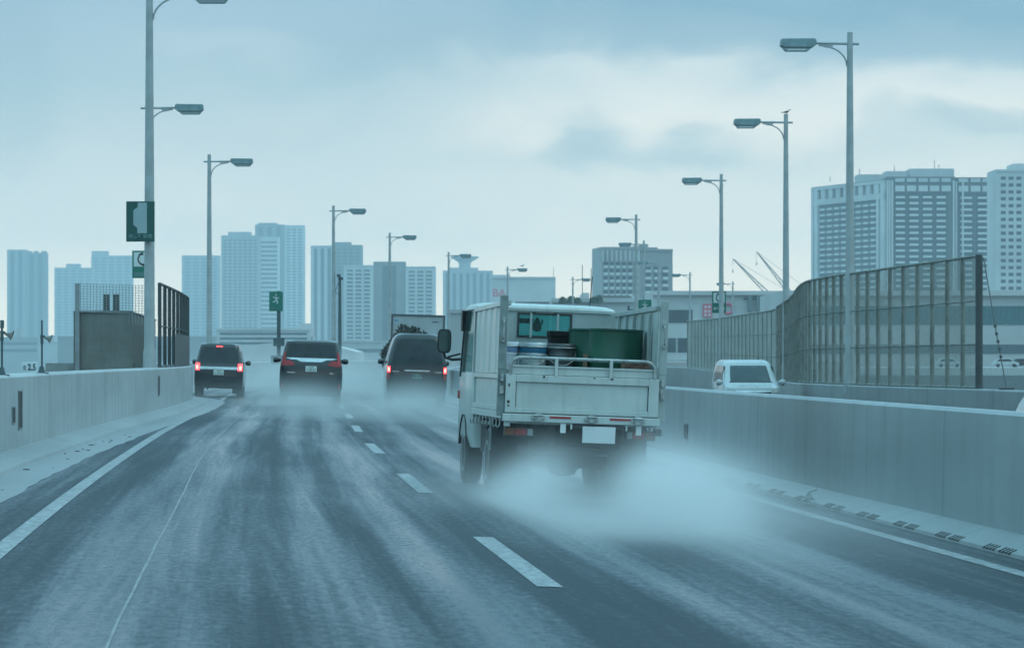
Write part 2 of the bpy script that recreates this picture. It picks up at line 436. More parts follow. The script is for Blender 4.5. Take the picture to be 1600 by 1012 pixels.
# gutter apron left (ragged edge), sloped kerb left, sloped kerb right
rg_ = random.Random(3)
_rag = {D: rg_.uniform(-.025, .025) for D in range(-40, 600)}
def gut(D):
    o1 = LW(D) + .42; o0 = o1 + .5 + _rag[int(D)] 
    return [Rd(D, o1 - .02, .004), Rd(D, (o0 + o1) / 2, .005), Rd(D, o0, .004)]
struct(strip('gutter_apron', gut, M_GUTTER, stations=[float(x) for x in range(-20, 200, 1)]))
kl = strip('left_kerb', lambda D: [Rd(D, LW(D) + .42, .0), Rd(D, LW(D) + .40, .035), Rd(D, LW(D) + .12, .085), Rd(D, LW(D) - .01, .11)], M_CURB); struct(kl)
kr = strip('median_kerb', lambda D: [Rd(D, 3.98, .0), Rd(D, 3.985, .03), Rd(D, 4.25, .13), Rd(D, 4.29, .135)], M_CURB); struct(kr)

# walls (each a thing of its own)
lwall = strip('parapet_wall', lambda D: [Rd(D, LW(D), -.3), Rd(D, LW(D), 1.0), Rd(D, LW(D) - .03, 1.03), Rd(D, LW(D) - .26, 1.03), Rd(D, LW(D) - .29, 1.0), Rd(D, LW(D) - .29, -1.2)], M_CONC_L)
tag(lwall, 'pale concrete parapet wall along the left edge of the road', 'wall')
mwall = strip('median_wall', lambda D: [Rd(D, 4.27, -.3), Rd(D, 4.30, 1.06), Rd(D, 4.33, 1.09), Rd(D, 4.52, 1.09), Rd(D, 4.55, 1.06), Rd(D, 4.58, -.3)], M_CONC_R)
tag(mwall, 'stained concrete median wall right of the small truck, dividing the carriageways', 'wall')
def owp(D):
    x = OW(D); zt = OZ(D); b_ = BANK * (x - C(D)) - .2
    return [Vector((x, D, b_)), Vector((x, D, zt - .03)), Vector((x + .03, D, zt)), Vector((x + .27, D, zt)), Vector((x + .3, D, zt - .03)), Vector((x + .3, D, b_ - 1))]
owall = strip('outer_wall', owp, M_CONC_O)
tag(owall, 'concrete outer wall under the net screen, beyond the opposite carriageway', 'wall')

# slots in the walls
def wall_slot(x, y0, y1, wpx, side, nm, lab):
    # find distance where the wall stands at photo column x
    best = min(np.arange(20, 130, .1), key=lambda D: abs((C(D) + (LW(D) if side < 0 else 4.28)) / D * FPX + 800 - x))
    D = float(best); o_ = LW(D) if side < 0 else 4.28
    p = Rd(D, o_); h = heading(D); z0, z1 = ZP(y1, D), ZP(y0, D)
    ln = max(.08, wpx / (abs(C(D + 1) / (D + 1) + (o_) / (D + 1) - C(D) / D - o_ / D) * FPX))
    r = empty(nm, (p.x, D, z0), h, 0, lab, 'wall slot', 'slots in the concrete walls')
    f = MB(); t_ = .012; sg = 1 if side < 0 else -1
    hh = z1 - z0
    f.box(-.01, sg * t_, -ln / 2 - .02, -ln / 2, -.02, hh + .02).box(-.01, sg * t_, ln / 2, ln / 2 + .02, -.02, hh + .02)
    f.box(-.01, sg * t_, -ln / 2, ln / 2, -.02, 0).box(-.01, sg * t_, -ln / 2, ln / 2, hh, hh + .02)
    f.build('frame', mat('slot_frame', (.2, .22, .23), .5), r)
    MB().box(-.01, sg * .005, -ln / 2, ln / 2, 0, hh).build('opening', M_DARK, r)
wall_slot(31, 612, 668, 5, -1, 'wall_slot', 'tall dark slot in the left wall under the horn speaker, beside the short slot')
wall_slot(21, 637, 660, 4, -1, 'wall_slot', 'short dark slot in the left wall, lower than the tall slot beside it')
wall_slot(248, 588, 617, 2.2, -1, 'wall_slot', 'narrow dark slot in the left wall nearest the lamp with the green signs')
wall_slot(1072, 663, 685, 4, 1, 'wall_slot', 'dark slot in the median wall just right of the small truck')

# drain combs in the sloped median kerb
def comb(D):
    r = empty('drain_slots', Rd(D, 3.985, .03), heading(D), 0, 'comb of short dark drain slots in the sloped median kerb', 'drain', 'drain slots along the median kerb')
    ang = math.atan2(.10, .265)
    for q in range(9):
        if q == 4: continue
        Mx = Matrix.Translation((0.01, (q - 4) * .115, 0.004)) @ Matrix.Rotation(-ang, 4, 'Y') @ Matrix.Rotation(.25, 4, 'Z')
        MB().box(-.03, .045, -.009, .009, -.01, .006, 0, Mx).build('slot', M_DARK, r)
for D in np.arange(25.6, 48, 1.95): comb(float(D))

# scrap on the kerb
D = 36.2; r = empty('scrap_frame', Rd(D, 3.86, 0), .3, 0, 'bent wire frame with debris lying at the foot of the median kerb', 'scrap'); r.scale = (.62, .62, .62)
b = MB()
b.tube([(-.28, -.1, .02), (-.05, .0, .10), (.05, .05, .22), (.22, .1, .27)], .012, 6)
b.tube([(.05, .05, .22), (.0, -.12, .08), (-.1, -.3, .01)], .010, 6)
b.tube([(.05, .05, .22), (.12, -.05, .1), (.1, -.1, .02)], .010, 6)
b.build('wire', mat('scrap_metal', (.10, .14, .13), .5), r)
b = MB(); q = random.Random(5)
for i in range(16):
    x, y = q.uniform(-.08, .04), q.uniform(-.1, .08); a = q.uniform(.025, .05)
    Mx = Matrix.Translation((x, y, a * .3)) @ Matrix.Rotation(q.uniform(0, 3), 4, 'Z') @ Matrix.Rotation(q.uniform(-.4, .4), 4, 'X')
    b.cbox((0, 0, 0), (a * 2, a, a * .7), 0, Mx)
b.build('debris', mat('wet_debris', (.04, .04, .035), .5), r)

# dirt crumbs in the left gutter
q = random.Random(11)
for i in range(16):
    D = q.uniform(34, 62); b = MB()
    s_ = q.uniform(.01, .026)
    b.loft([[(s_ * q.uniform(.7, 1.1) * math.cos(a) * w_, s_ * 1.8 * math.sin(a) * w_, z) for a in np.linspace(0, 5.4, 7)] for w_, z in ((1, 0), (.9, s_ * .4), (.4, s_ * .6))])
    o = b.build('debris_clump', mat('wet_debris', (.04, .04, .035), .5)); o.location = Rd(D, LW(D) + q.uniform(.5, .8), .003); o.rotation_euler.z = q.uniform(0, 3)
    tag(o, 'small dark clump of dirt lying in the left gutter', 'debris', 'dirt clumps in the left gutter')

# ------------------------------------------------------------------ street lamps
M_POLE = mat('lamp_pole_metal', (0.36, 0.40, 0.41), 0.45, metal=0.25, var=.12, vscale=2, streak=.15)
M_HEAD = mat('lamp_head_metal', (0.20, 0.29, 0.31), 0.45, metal=0.2, var=.2, vscale=4, stain_amt=.3)
M_LENS = mat('lamp_lens', (0.30, 0.36, 0.38), 0.2, var=.05)
def make_lamp(zb, zarm=9.65):
    """arm reaches towards -x; foot at z=0 is at height zb above the road datum"""
    r = empty('street_lamp')
    za = zarm - zb; zt = za + .30
    p = MB(); p.tube([(0, 0, -.24), (0, 0, .35), (0, 0, .5), (0, 0, za * .5), (0, 0, zt)], [.155, .15, .125, .108, .075], 16)
    p.box(-.13, .13, -.2, .2, -.24, .04)
    p.build('pole', M_POLE, r, smooth=True)
    a = MB(); a.tube([(.24, 0, za), (-1.0, 0, za + .02)], .038, 10); a.tube([(-.45, 0, za - .055), (-.82, 0, za - .045)], .022, 8)
    a.build('arm', M_POLE, r, smooth=True)
    c = MB(); pts = [(-.70 + .62 * math.sin(t_), 0, za - .07 - .52 * (1 - math.cos(t_))) for t_ in np.linspace(0, math.pi / 2, 8)]
    c.tube(pts, .022, 8); c.build('brace', M_POLE, r, smooth=True)
    hd = MB()
    hd.prism([(-1.83, za + .10), (-1.80, za + .125), (-.94, za + .135), (-.90, za + .09), (-.90, za - .03), (-1.0, za - .11), (-1.77, za - .11), (-1.84, za - .06)], -.19, .19, 'y')
    ho = hd.build('lamp_head', M_HEAD, r, bevel=.018)
    ln = MB(); ln.prism([(-1.70, za - .205), (-1.72, za - .185), (-1.78, za - .1115), (-1.02, za - .1115), (-1.10, za - .185), (-1.14, za - .205)], -.15, .15, 'y')
    lo = ln.build('lens', M_LENS, ho, bevel=.01)
    rm = MB(); rm.box(-1.66, -1.18, -.155, -.1505, za - .19, za - .15); rm.build('lens_rim', mat('lens_bright', (.6, .66, .66), .2), lo)
    return r
LABL = ['leftmost street lamp, carrying two green signs on its thick pole', 'left street lamp with its pole right behind the sign pole, head above the green sign',
        'left street lamp whose pole rises just above the leftmost black minivan', 'left street lamp standing between the sign with the running figure and the camera pole',
        'left street lamp above the back of the high white box truck', 'left street lamp in front of the tower with the flared roof disc',
        'left street lamp with a gull perched on its head', 'small far left street lamp over the roof of the small truck cab']
LABR = ['tallest right street lamp, in front of the net screen and the big apartment block', 'right street lamp with a gull perched on its pole top',
        'right street lamp carrying the green telephone sign', 'right street lamp in front of the middle apartment block, behind the truck tailgate',
        'right street lamp whose head shows just left of the middle apartment block', 'pale right street lamp seen against the middle apartment block',
        'slim right street lamp between the middle apartment block and the telephone sign', 'smallest right street lamp near the crane booms']
protoL = make_lamp(1.15); protoL_used = False
left_lamps = [(233.5, 80.6), (231, 117.5), (327, 149.6), (521, 200), (609, 243.7), (701, 288), (793, 329), (895, 371)]
for i, (px, D) in enumerate(left_lamps):
    o = protoL if i == 0 else copy_tree(protoL)
    o.location = (XP(px, D), D, 1.13 if D < 300 else 1.0); o.rotation_euler = (0, 0, math.pi + heading(D) * .5)
    tag(o, LABL[i], 'street lamp', 'street lamps along the left wall')
protoR = make_lamp(.69)
right_lamps = [(1328, 93.6), (1228, 125), (1127, 166), (994, 213), (1006, 260), (1029, 311), (1078, 357), (1145, 400)]
for i, (px, D) in enumerate(right_lamps):
    o = protoR if i == 0 else copy_tree(protoR)
    o.location = (XP(px, D), D, .69); o.rotation_euler = (0, 0, heading(D) * .5)
    tag(o, LABR[i], 'street lamp', 'street lamps along the right wall')

# ------------------------------------------------------------------ gulls
M_GULL = mat('gull_feathers', (0.10, 0.11, 0.12), .7, var=.4, vscale=12)
def gull(x, D, z, s_, rz, label):
    b = MB()
    path = [(-.20, .02, .004), (-.13, .025, .012), (-.06, .04, .036), (0, .05, .05), (.06, .055, .052), (.11, .075, .036), (.135, .11, .024), (.15, .14, .026), (.175, .145, .022), (.20, .142, .008), (.235, .135, .003)]
    rings = []
    for (px, pz, rr) in path:
        rings.append([(px, rr * .8 * math.cos(a), pz + .03 + rr * math.sin(a)) for a in np.linspace(0, 2 * math.pi, 10, endpoint=False)])
    b.loft(rings)
    for sy in (-1, 1):   # folded wings
        b.loft([[(px_, sy * (.035 + t_ * .6 * math.cos(a)), .085 + pz_ + t_ * math.sin(a)) for a in np.linspace(0, 2 * math.pi, 8, endpoint=False)] for px_, pz_, t_ in ((.08, 0, .01), (.03, .0, .026), (-.06, -.01, .022), (-.16, -.025, .01), (-.25, -.02, .003))])
        b.tube([(.01, sy * .018, .04), (.015, sy * .018, .0)], .005, 5); b.tube([(.015, sy * .018, .0), (.05, sy * .02, .0)], .005, 5)
    o = b.build('gull', M_GULL, smooth=True); o.location = (x, D, z); o.scale = (s_,) * 3; o.rotation_euler.z = rz
    tag(o, label, 'gull', 'gulls on the lamps')
gull(XP(1228, 125), 125, 9.96, .8, 0, 'dark gull perched on the pole top of a right street lamp')
gull(XP(793, 329) + 1.35, 329, 9.78, 1.1, .2, 'small dark gull perched on a far left lamp head')

# ------------------------------------------------------------------ signs
M_GREEN = mat('sign_green', (0.012, 0.085, 0.075), .4, var=.1)
M_GREEN2 = mat('sign_green_bright', (0.012, 0.16, 0.12), .4, var=.1)
M_SWHITE = mat('sign_white', (0.30, 0.40, 0.42), .4, var=.05)
M_SWHITE2 = mat('sign_white_bright', (0.6, 0.66, 0.66), .4, var=.05)
M_SDARK = mat('sign_dark', (0.03, 0.04, 0.045), .5)
M_SDIM = mat('sign_text_dim', (0.10, 0.21, 0.21), .5)
M_POSTD = mat('dark_post', (0.07, 0.11, 0.12), .5, metal=.2)
def text(body, size, parent, loc, m, name='lettering', sx=1.0, bold=0.0):
    cu = bpy.data.curves.new(name, 'FONT'); cu.body = body; cu.size = size; cu.align_x = 'CENTER'; cu.align_y = 'CENTER'
    cu.extrude = .002; cu.offset = bold
    o = bpy.data.objects.new(name, cu); COL.objects.link(o)
    dg = bpy.context.evaluated_depsgraph_get(); me = bpy.data.meshes.new_from_object(o.evaluated_get(dg))
    bpy.data.objects.remove(o)
    o = bpy.data.objects.new(name, me); COL.objects.link(o); me.materials.clear(); me.materials.append(m)
    o.parent = parent; o.location = loc; o.rotation_euler = (R(90), 0, 0); o.scale = (sx, 1, 1)
    return o
def sign_root(name, x0, x1, y0, y1, D, label, cat='sign', cm=None, group=None):
    a, b = P(x0, y1, D), P(x1, y0, D); W, Hh = b.x - a.x, b.z - a.z
    r = empty(name, ((a.x + b.x) / 2, D, a.z), 0, 0, label, cat, group)
    pn = MB().box(-W / 2, W / 2, 0, .05, 0, Hh).build('panel', cm or M_GREEN, r, bevel=.01)
    return r, W, Hh
def handset(parent, cx, cz, h, m):
    b = MB(); pts = [(cx + .16 * h, -.006, cz + .42 * h), (cx - .04 * h, -.006, cz + .36 * h), (cx - .16 * h, -.006, cz + .05 * h), (cx - .1 * h, -.006, cz - .2 * h), (cx + .1 * h, -.006, cz - .38 * h), (cx + .3 * h, -.006, cz - .42 * h)]
    ring = []
    rs = [.10, .07, .06, .06, .07, .10]
    L_, R_ = [], []
    for i, p in enumerate(pts):
        d = (Vector(pts[min(i + 1, 5)]) - Vector(pts[max(i - 1, 0)])).normalized(); n_ = Vector((-d.z, 0, d.x))
        L_.append(Vector(p) + n_ * rs[i] * h); R_.append(Vector(p) - n_ * rs[i] * h)
    for y_ in (0,):
        vs = L_ + R_; n = 6
        b.add(vs + [v + Vector((0, .004, 0)) for v in vs], [(i, i + 1, n + i + 1, n + i) for i in range(5)] + [(12 + i, 12 + n + i, 12 + n + i + 1, 12 + i + 1) for i in range(5)])
    for (a_, zz) in ((pts[0], .0), (pts[5], .0)):
        b.cbox((a_[0], -.004, a_[2]), (.17 * h, .005, .2 * h))
    b.build('handset_symbol', m, parent)
def runner(parent, cx, cz, h, m):
    b = MB()
    def limb(pts, w_):
        for p, q_ in zip(pts[:-1], pts[1:]):
            p = Vector((cx + p[0] * h, 0, cz + p[1] * h)); q_ = Vector((cx + q_[0] * h, 0, cz + q_[1] * h))
            d = (q_ - p).normalized(); n_ = Vector((-d.z, 0, d.x)) * w_ * h
            vs = [p - n_, p + n_, q_ + n_, q_ - n_]
            b.add([v + Vector((0, -.008, 0)) for v in vs] + [v + Vector((0, -.003, 0)) for v in vs], [(0, 1, 2, 3), (7, 6, 5, 4), (0, 4, 5, 1), (1, 5, 6, 2), (2, 6, 7, 3), (3, 7, 4, 0)])
    limb([(-.02, .22), (.04, -.08)], .09); limb([(-.02, .2), (-.22, .1), (-.3, .25)], .045); limb([(.02, .2), (.2, .08), (.3, .15)], .045)
    limb([(.04, -.08), (-.12, -.25), (-.32, -.3)], .055); limb([(.04, -.08), (.18, -.25), (.1, -.5)], .055); limb([(-.06, .42), (.06, .42)], .08)
    b.build('figure_symbol', m, parent)

# sign 1: emergency bay
D = 80.3
r, W, Hh = sign_root('bay_sign', 197, 241.5, 314.5, 377.5, D, 'large dark green sign with a pale lay-by outline, upper sign on the lamp pole', group='signs on the leftmost lamp')
s1 = [(255, 122), (357, 122), (357, 465), (250, 465), (250, 420), (243, 398), (205, 372), (205, 215), (213, 200), (248, 178), (255, 160)]
b = MB(); b.prism([((x / 7.225 + 180 - 219.2) * D / FPX, Hh - (y / 7.225 + 300 - 314.5) * D / FPX) for x, y in s1], -.006, .001, 'y'); b.build('bay_symbol', M_SWHITE, r)
b = MB()
for i in range(4): b.cbox((.155, -.008, Hh * (.35 + i * .17)), (.02, .004, .05))
b.build('dots', M_SDIM, r)
text('非常駐車帯', W * .17, r, (0, -.005, Hh * .125), M_SDIM, bold=.004)
b = MB()
for z in (.25, .75): b.box(-.12, .30, .05, .09, Hh * z - .03, Hh * z + .03)
b.build('bracket', M_POSTD, r)
# sign 2: telephone, behind the pole
D = 116.6
r, W, Hh = sign_root('telephone_sign', 206.5, 239, 391.5, 434.5, D, 'smaller green sign with a telephone handset, half hidden behind the lamp pole', cm=M_GREEN2, group='signs on the leftmost lamp')
MB().box(-W * .42, W * .42, -.005, .002, Hh * .42, Hh * .94).build('white_field', M_SWHITE2, r)
handset(r, -.08, Hh * .68, Hh * .48, M_SDARK)
MB().box(-W * .42, W * .42, -.005, .002, Hh * .06, Hh * .22).build('text_band', M_SDIM, r)
MB().box(-.02, .22, .05, .12, Hh * .4, Hh * .6).build('bracket', M_POSTD, r)
# telephone sign on the right
D = 166.3
r, W, Hh = sign_root('telephone_sign', 1112.5, 1134.5, 455, 489, D, 'green telephone sign on the right lamp beside the pink shop sign', cm=M_GREEN2)
MB().box(-W * .40, W * .40, -.005, .002, Hh * .47, Hh * .93).build('white_field', M_SWHITE2, r)
handset(r, -.07, Hh * .7, Hh * .42, M_SDARK)
text('非常電話', W * .2, r, (0, -.006, Hh * .2), M_SWHITE2, bold=.003)
MB().box(-.1, .2, .05, .12, Hh * .4, Hh * .6).build('bracket', M_POSTD, r)
# running figure signs
D = 152
r, W, Hh = sign_root('exit_sign', 420.5, 442, 455.5, 486, D, 'green emergency exit sign with a running figure on a dark post', cm=M_GREEN2)
zf = 1.13; zl = ZP(486, D)
runner(r, 0, Hh * .62, Hh * .5, M_SWHITE2)
text('非常口', W * .24, r, (0, -.006, Hh * .15), M_SDIM, bold=.003)
b = MB(); b.tube([(.11, .12, zf - zl), (.11, .12, Hh + .03)], .085, 10); b.build('post', M_POSTD, r, smooth=True)
for bb in ((-.22, .3, .0, .3, zf - zl, zf - zl + .35), (-.12, .35, -.02, .28, zf - zl + .75, zf - zl + 1.1)): MB().box(*bb).build('control_box', M_POSTD, r, bevel=.02)
MB().box(-.1, .25, .05, .1, Hh * .3, Hh * .6).build('bracket', M_POSTD, r)
D = 214
r, W, Hh = sign_root('exit_sign', 997.5, 1018, 468, 492, D, 'green emergency exit sign with a running figure above the truck right gate', cm=M_GREEN2)
runner(r, 0, Hh * .6, Hh * .55, M_SWHITE2)
MB().box(-.95, -.40, .0, .12, Hh * .25, Hh * .38).box(-1.05, -.93, 0, .12, Hh * .1, Hh * .6).build('bracket', M_POSTD, r)
# camera pole
D = 200; zb = 1.15
r = empty('camera_pole', (XP(531, D), D, zb), 0, 0, 'thin dark camera pole between the middle minivan and the black high van', 'pole')
zt = ZP(432, D) - zb
MB().tube([(0, 0, 0), (0, 0, zt)], [.11, .08], 10).build('pole', M_POSTD, r, smooth=True)
b = MB(); b.cbox((-.05, -.1, zt + .05), (.2, .45, .16)); b.cbox((.05, 0, zt - .12), (.28, .2, .14)); b.build('camera', M_POSTD, r, bevel=.02)
b = MB(); b.tube([(-.06, 0, zt - .3), (-.25, 0, zt - .8), (-.2, 0, zt - .95), (-.05, 0, zt - .95)], .02, 6); b.build('cable', M_POSTD, r)

# horn speakers on posts, kilometre plate
M_HORN = mat('horn_grey', (0.22, 0.22, 0.20), .5, var=.25, vscale=8, stain_amt=.3)
def horn_post(px, D, ytop, yhorn, label, dirx=1, extra=False):
    x = XP(px, D); zb = BANK * LW(D) + 1.03
    r = empty('horn_speaker', (x, D, zb), 0, 0, label, 'horn speaker', 'horn speakers on the left wall')
    zt = ZP(ytop, D) - zb; zh = ZP(yhorn, D) - zb
    b = MB(); b.tube([(0, 0, 0), (0, 0, zt)], .014, 8); b.build('post', M_POSTD, r)
    b = MB(); b.prism([(-.05, 0), (.05, 0), (.03, .06), (.02, .1), (-.025, .1), (-.04, .04)], -.05, .05, 'y'); b.box(-.07, .09, -.06, .06, -.003, .012); b.build('foot', M_POSTD, r)
    b = MB(); n = 16
    def ring(cx, rr, tilt=.35):
        return [(cx + math.sin(tilt) * rr * math.sin(a), rr * math.cos(a), zh - (cx) * .25 + rr * math.sin(a)) for a in np.linspace(0, 2 * math.pi, n, endpoint=False)]
    b.loft([ring(.035, .014), ring(.065, .02), ring(.095, .032), ring(.125, .06), ring(.13, .062), ring(.115, .045), ring(.08, .014)])
    b.build('horn', M_HORN, r, smooth=True)
    b = MB(); b.box(-.022, .045, -.02, .02, zh - .012, zh + .02).box(-.02, .02, -.018, .018, zh - .1, zh + .03); b.build('bracket', M_POSTD, r, bevel=.004)
    if extra:
        MB().box(-.02, .025, -.02, .02, zh + .06, zh + .16).build('relay_box', M_POSTD, r, bevel=.004)
horn_post(65.5, 50.5, 500, 526, 'dark post with a small horn speaker on the left wall beside the number plate')
horn_post(3, 44.3, 509, 520, 'horn speaker at the very left edge of the wall, with a box above it', extra=True)
D = 51.0
a, b_ = P(33.5, 583, D), P(58.5, 564.5, D)
r = empty('number_plate', ((a.x + b_.x) / 2, D, a.z), 0, 0, 'pale plate reading 台2.5 standing on top of the left wall', 'plate')
W, Hh = b_.x - a.x, b_.z - a.z
MB().box(-W / 2, W / 2, 0, .01, 0, Hh).box(-W/2+.03, -W/2+.04, .01, .02, -.03, Hh).box(W/2-.04, W/2-.03, .01, .02, -.03, Hh).build('panel', mat('plate_blue_grey', (.62, .72, .74), .4), r)
text('台', .065, r, (-W * .30, -.002, Hh * .44), M_SDARK, sx=.8, bold=.003)
text('2.5', .125, r, (W * .15, -.002, Hh * .5), M_SDARK, sx=.78, bold=.003)

# ------------------------------------------------------------------ emergency bay behind the left wall
M_NETG = mat('netted_panel', (0.17, 0.18, 0.17), .75, var=.15, vscale=2, streak=.3)
M_FRAMED = mat('screen_frame_dark', (0.055, 0.065, 0.068), .5, var=.2)
M_MESHP = mat('mesh_wire', (0.25, 0.28, 0.29), .5)
bay = empty('bay_enclosure', (XP(118, 82), 82, 1.0), 0, 0, 'grey netted enclosure with a wire mesh fence on top, left of the first lamp', 'enclosure')
def rel(x, y, D, o=None): return P(x, y, D) - Vector(bay.location)
b = MB()
p0, p1, p2 = rel(115, 600, 82), rel(205, 600, 82), rel(243, 600, 100)
zt0, zt1 = ZP(487, 82) - 1.0, ZP(500, 100) - 1.0
b.add([(p0.x, 0, -1), (p1.x, 0, -1), (p1.x, 0, zt0), (p0.x, 0, zt0), (p0.x, 3, -1), (p0.x, 3, zt0)], [(0, 1, 2, 3), (0, 3, 5, 4)])
b.add([(p1.x, 0, -1), (p2.x, 18, -1), (p2.x, 18, zt1), (p1.x, 0, zt0), (p0.x, 18, zt1), (p0.x, 18, -1)], [(0, 1, 2, 3), (1, 5, 4, 2)])
b.add([(p0.x, 3, zt0), (p1.x, 0, zt0), (p2.x, 18, zt1), (p0.x, 18, zt1)], [(0, 1, 2, 3)])
b.build('netted_panel', M_NETG, bay)
b = MB(); b.tube([(p0.x, -.02, zt0), (p1.x, -.02, zt0), (p2.x, 18, zt1)], .03, 6); b.build('top_rail', M_MESHP, bay)
b = MB(); z0 = ZP(443, 82) - 1
b.box(.0, .10, -.12, -.03, -.6, z0); b.build('post', M_MESHP, bay)
for px in (161, 176):
    xx = XP(px, 95) - bay.location.x
    MB().box(xx, xx + .16, 13, 13.15, zt1 - .2, ZP(459.5, 95) - 1).build('post', M_FRAMED, bay)
b = MB(); xe = XP(241, 84) - bay.location.x; ze = ZP(449, 84) - 1
for i in range(22):
    t_ = i / 21; xx = .05 + (xe - .05) * t_; zz = z0 + (ze - z0) * t_
    b.box(xx - .006, xx + .006, -.06, -.05, zt0 - (.3 if i > 15 else 0), zz)
for k_ in range(12):
    t_ = k_ / 11
    b.tube([(.05, -.065, zt0 + (z0 - zt0) * t_), (xe, -.065, zt0 - .05 + (ze - zt0 + .05) * t_)], .004, 4)
b.build('wire_mesh', M_MESHP, bay)
bw = MB(); bw.box(XP(78, 84), XP(232, 84), 83.2, 83.5, -1.2, ZP(567, 84)); o = bw.build('bay_wall', mat('bay_concrete', (.3, .32, .32), .6, streak=.3))
tag(o, 'low concrete wall of the lay-by, seen just above the left parapet below the netted enclosure', 'wall')

# dark framed screen on the left wall
def screen(name, label, xf, stations, z0, z1, m_post, m_pan, pw, pd, mid, lower=None, cat='screen', rails=(.5,)):
    r = empty(name, (xf(stations[0]), stations[0], z0(stations[0])), 0, 0, label, cat); o0 = Vector(r.location)
    for D in stations:
        h = math.atan2(-(xf(D + 1) - xf(D - 1)), 2)
        Mx = Matrix.Translation(Vector((xf(D), D, 0)) - Vector((o0.x, o0.y, o0.z))) @ Matrix.Rotation(h, 4, 'Z')
        MB().box(-pd / 2, pd / 2, -pw / 2, pw / 2, z0(D), z1(D), 0, Mx).build('post', m_post, r)
    for a_, b_ in zip(stations[:-1], stations[1:]):
        A, B = Vector((xf(a_), a_, 0)) - o0, Vector((xf(b_), b_, 0)) - o0
        zs = [(z0(a_), z0(b_)), (z1(a_) - .03, z1(b_) - .03)]
        pn = MB(); pn.add([(A.x, A.y, A.z + zs[0][0]), (B.x, B.y, B.z + zs[0][1]), (B.x, B.y, B.z + zs[1][1]), (A.x, A.y, A.z + zs[1][0])], [(0, 1, 2, 3)])
        pn.build('panel', m_pan, r)
    for k_, fr_ in enumerate((0.0,) + rails + (1.0,)):
        b = MB(); b.tube([(xf(D) - o0.x, D - o0.y, z0(D) + .03 + (z1(D) - z0(D) - .05) * fr_ - o0.z) for D in stations], .035 if fr_ in (0., 1.) else .02, 6)
        b.build('rail', m_post, r)
    return r
xl = lambda D: C(D) + LW(D) - .14
zl_ = lambda D: BANK * LW(D) + 1.03
sc = screen('dark_screen', 'dark framed screen with clear panes on the left wall beside the first lamp', xl, [float(x) for x in np.linspace(82.2, 107, 11)], zl_, lambda D: 3.12, M_FRAMED, clear_mat('screen_pane', (.16, .20, .22), .35), .16, .08, None, rails=(.49,))
b = MB(); st = np.linspace(82.2, 107, 11); o0 = Vector(sc.location)
for a_, b_ in zip(st[3:-1], st[4:]):
    A, B = Vector((xl(a_) + .05, a_, 0)) - o0, Vector((xl(b_) + .05, b_, 0)) - o0
    b.add([(A.x, A.y, A.z + zl_(a_)), (B.x, B.y, B.z + zl_(b_)), (B.x, B.y, B.z + 2.0), (A.x, A.y, A.z + 2.0)], [(0, 1, 2, 3)])
b.build('lower_board', M_FRAMED, sc)

# ------------------------------------------------------------------ net screen on the opposite outer wall
M_NETPOST = mat('net_post', (0.19, 0.205, 0.19), .7, var=.25, vscale=3)
M_NET = clear_mat('brown_net', (0.27, 0.28, 0.255), .50, .8)
M_NETFAR = mat('net_panel_grey', (0.34, 0.365, 0.34), .75, var=.18, vscale=.8, streak=.4)
xo = lambda D: OW(D) + .14
z_o = lambda D: OZ(D)
def z_t(D):
    return float(np.interp(D, [80, 90, 104, 117, 130, 131, 166, 195], [3.70, 3.62, 3.62, 3.45, 3.27, 3.17, 3.25, 3.37]))
st = [80 + i * 1.38 for i in range(37)]
net = screen('net_screen', 'tall brown netting screen on posts above the outer wall, right side', xo, st, z_o, z_t, M_NETPOST, M_NET, .03, .10, None, rails=(.33, .66))
b = MB(); b.tube([(xo(80) - net.location.x + .02, 0, -.01), (xo(80) - net.location.x + .02, 0, 3.02)], .085, 10); b.build('end_post', M_FRAMED, net)
b = MB(); b.tube([(.12, 0, 2.95), (.22, -1.2, 1.4), (.32, -2.3, .02)], .014, 6); b.cbox((.32, -2.3, .02), (.3, .3, .05))
for k_ in range(5): b.cbox((.22 + k_ * .012, -1.2 - k_ * .14, 1.4 - k_ * .17), (.06, .05, .06))
b.build('stay_cable', M_FRAMED, net)
st = [130.6 + i * 2.5 for i in range(25)]
net2 = screen('panel_screen', 'lower grey panel screen curving away behind the white oncoming car', xo, st, z_o, z_t, mat('panel_post', (.28, .30, .28), .7), M_NETFAR, .04, .07, None, rails=(.33, .66))

# ------------------------------------------------------------------ buildings
B_WALLS = {}
M_BGLASS = mat('far_window_glass', (0.05, 0.07, 0.085), .25, var=.3, vscale=.3)
M_BREC = mat('far_recess', (0.04, 0.055, 0.065), .6, var=.2, vscale=.2)
def bmat(v):
    return mat('facade_%d' % int(v * 100), (v, v * 1.0, v * 1.0), .7, var=.12, vscale=.05, streak=.2)
def reps(parent, name, boxes, m, M=None, cap=100):
    """boxes = list of (x0,x1,y0,y1,z0,z1); biggest/topmost first 'cap' ones become parts, the rest one 'stuff' part"""
    cache = {}
    for bx in boxes[:cap]:
        key = tuple(round(v, 3) for v in (bx[1] - bx[0], bx[3] - bx[2], bx[5] - bx[4]))
        if key not in cache:
            o = MB().box(0, key[0], 0, key[1], 0, key[2]).build(name, m, parent); cache[key] = o
        else:
            o = cache[key].copy(); COL.objects.link(o); o.parent = parent
        T_ = (M or Matrix()) @ Matrix.Translation((bx[0], bx[2], bx[4]))
        o.matrix_local = T_
    if boxes[cap:]:
        b = MB()
        for bx in boxes[cap:]: b.box(*bx, 0, M)
        o = b.build(name, m, parent); o['kind'] = 'stuff'
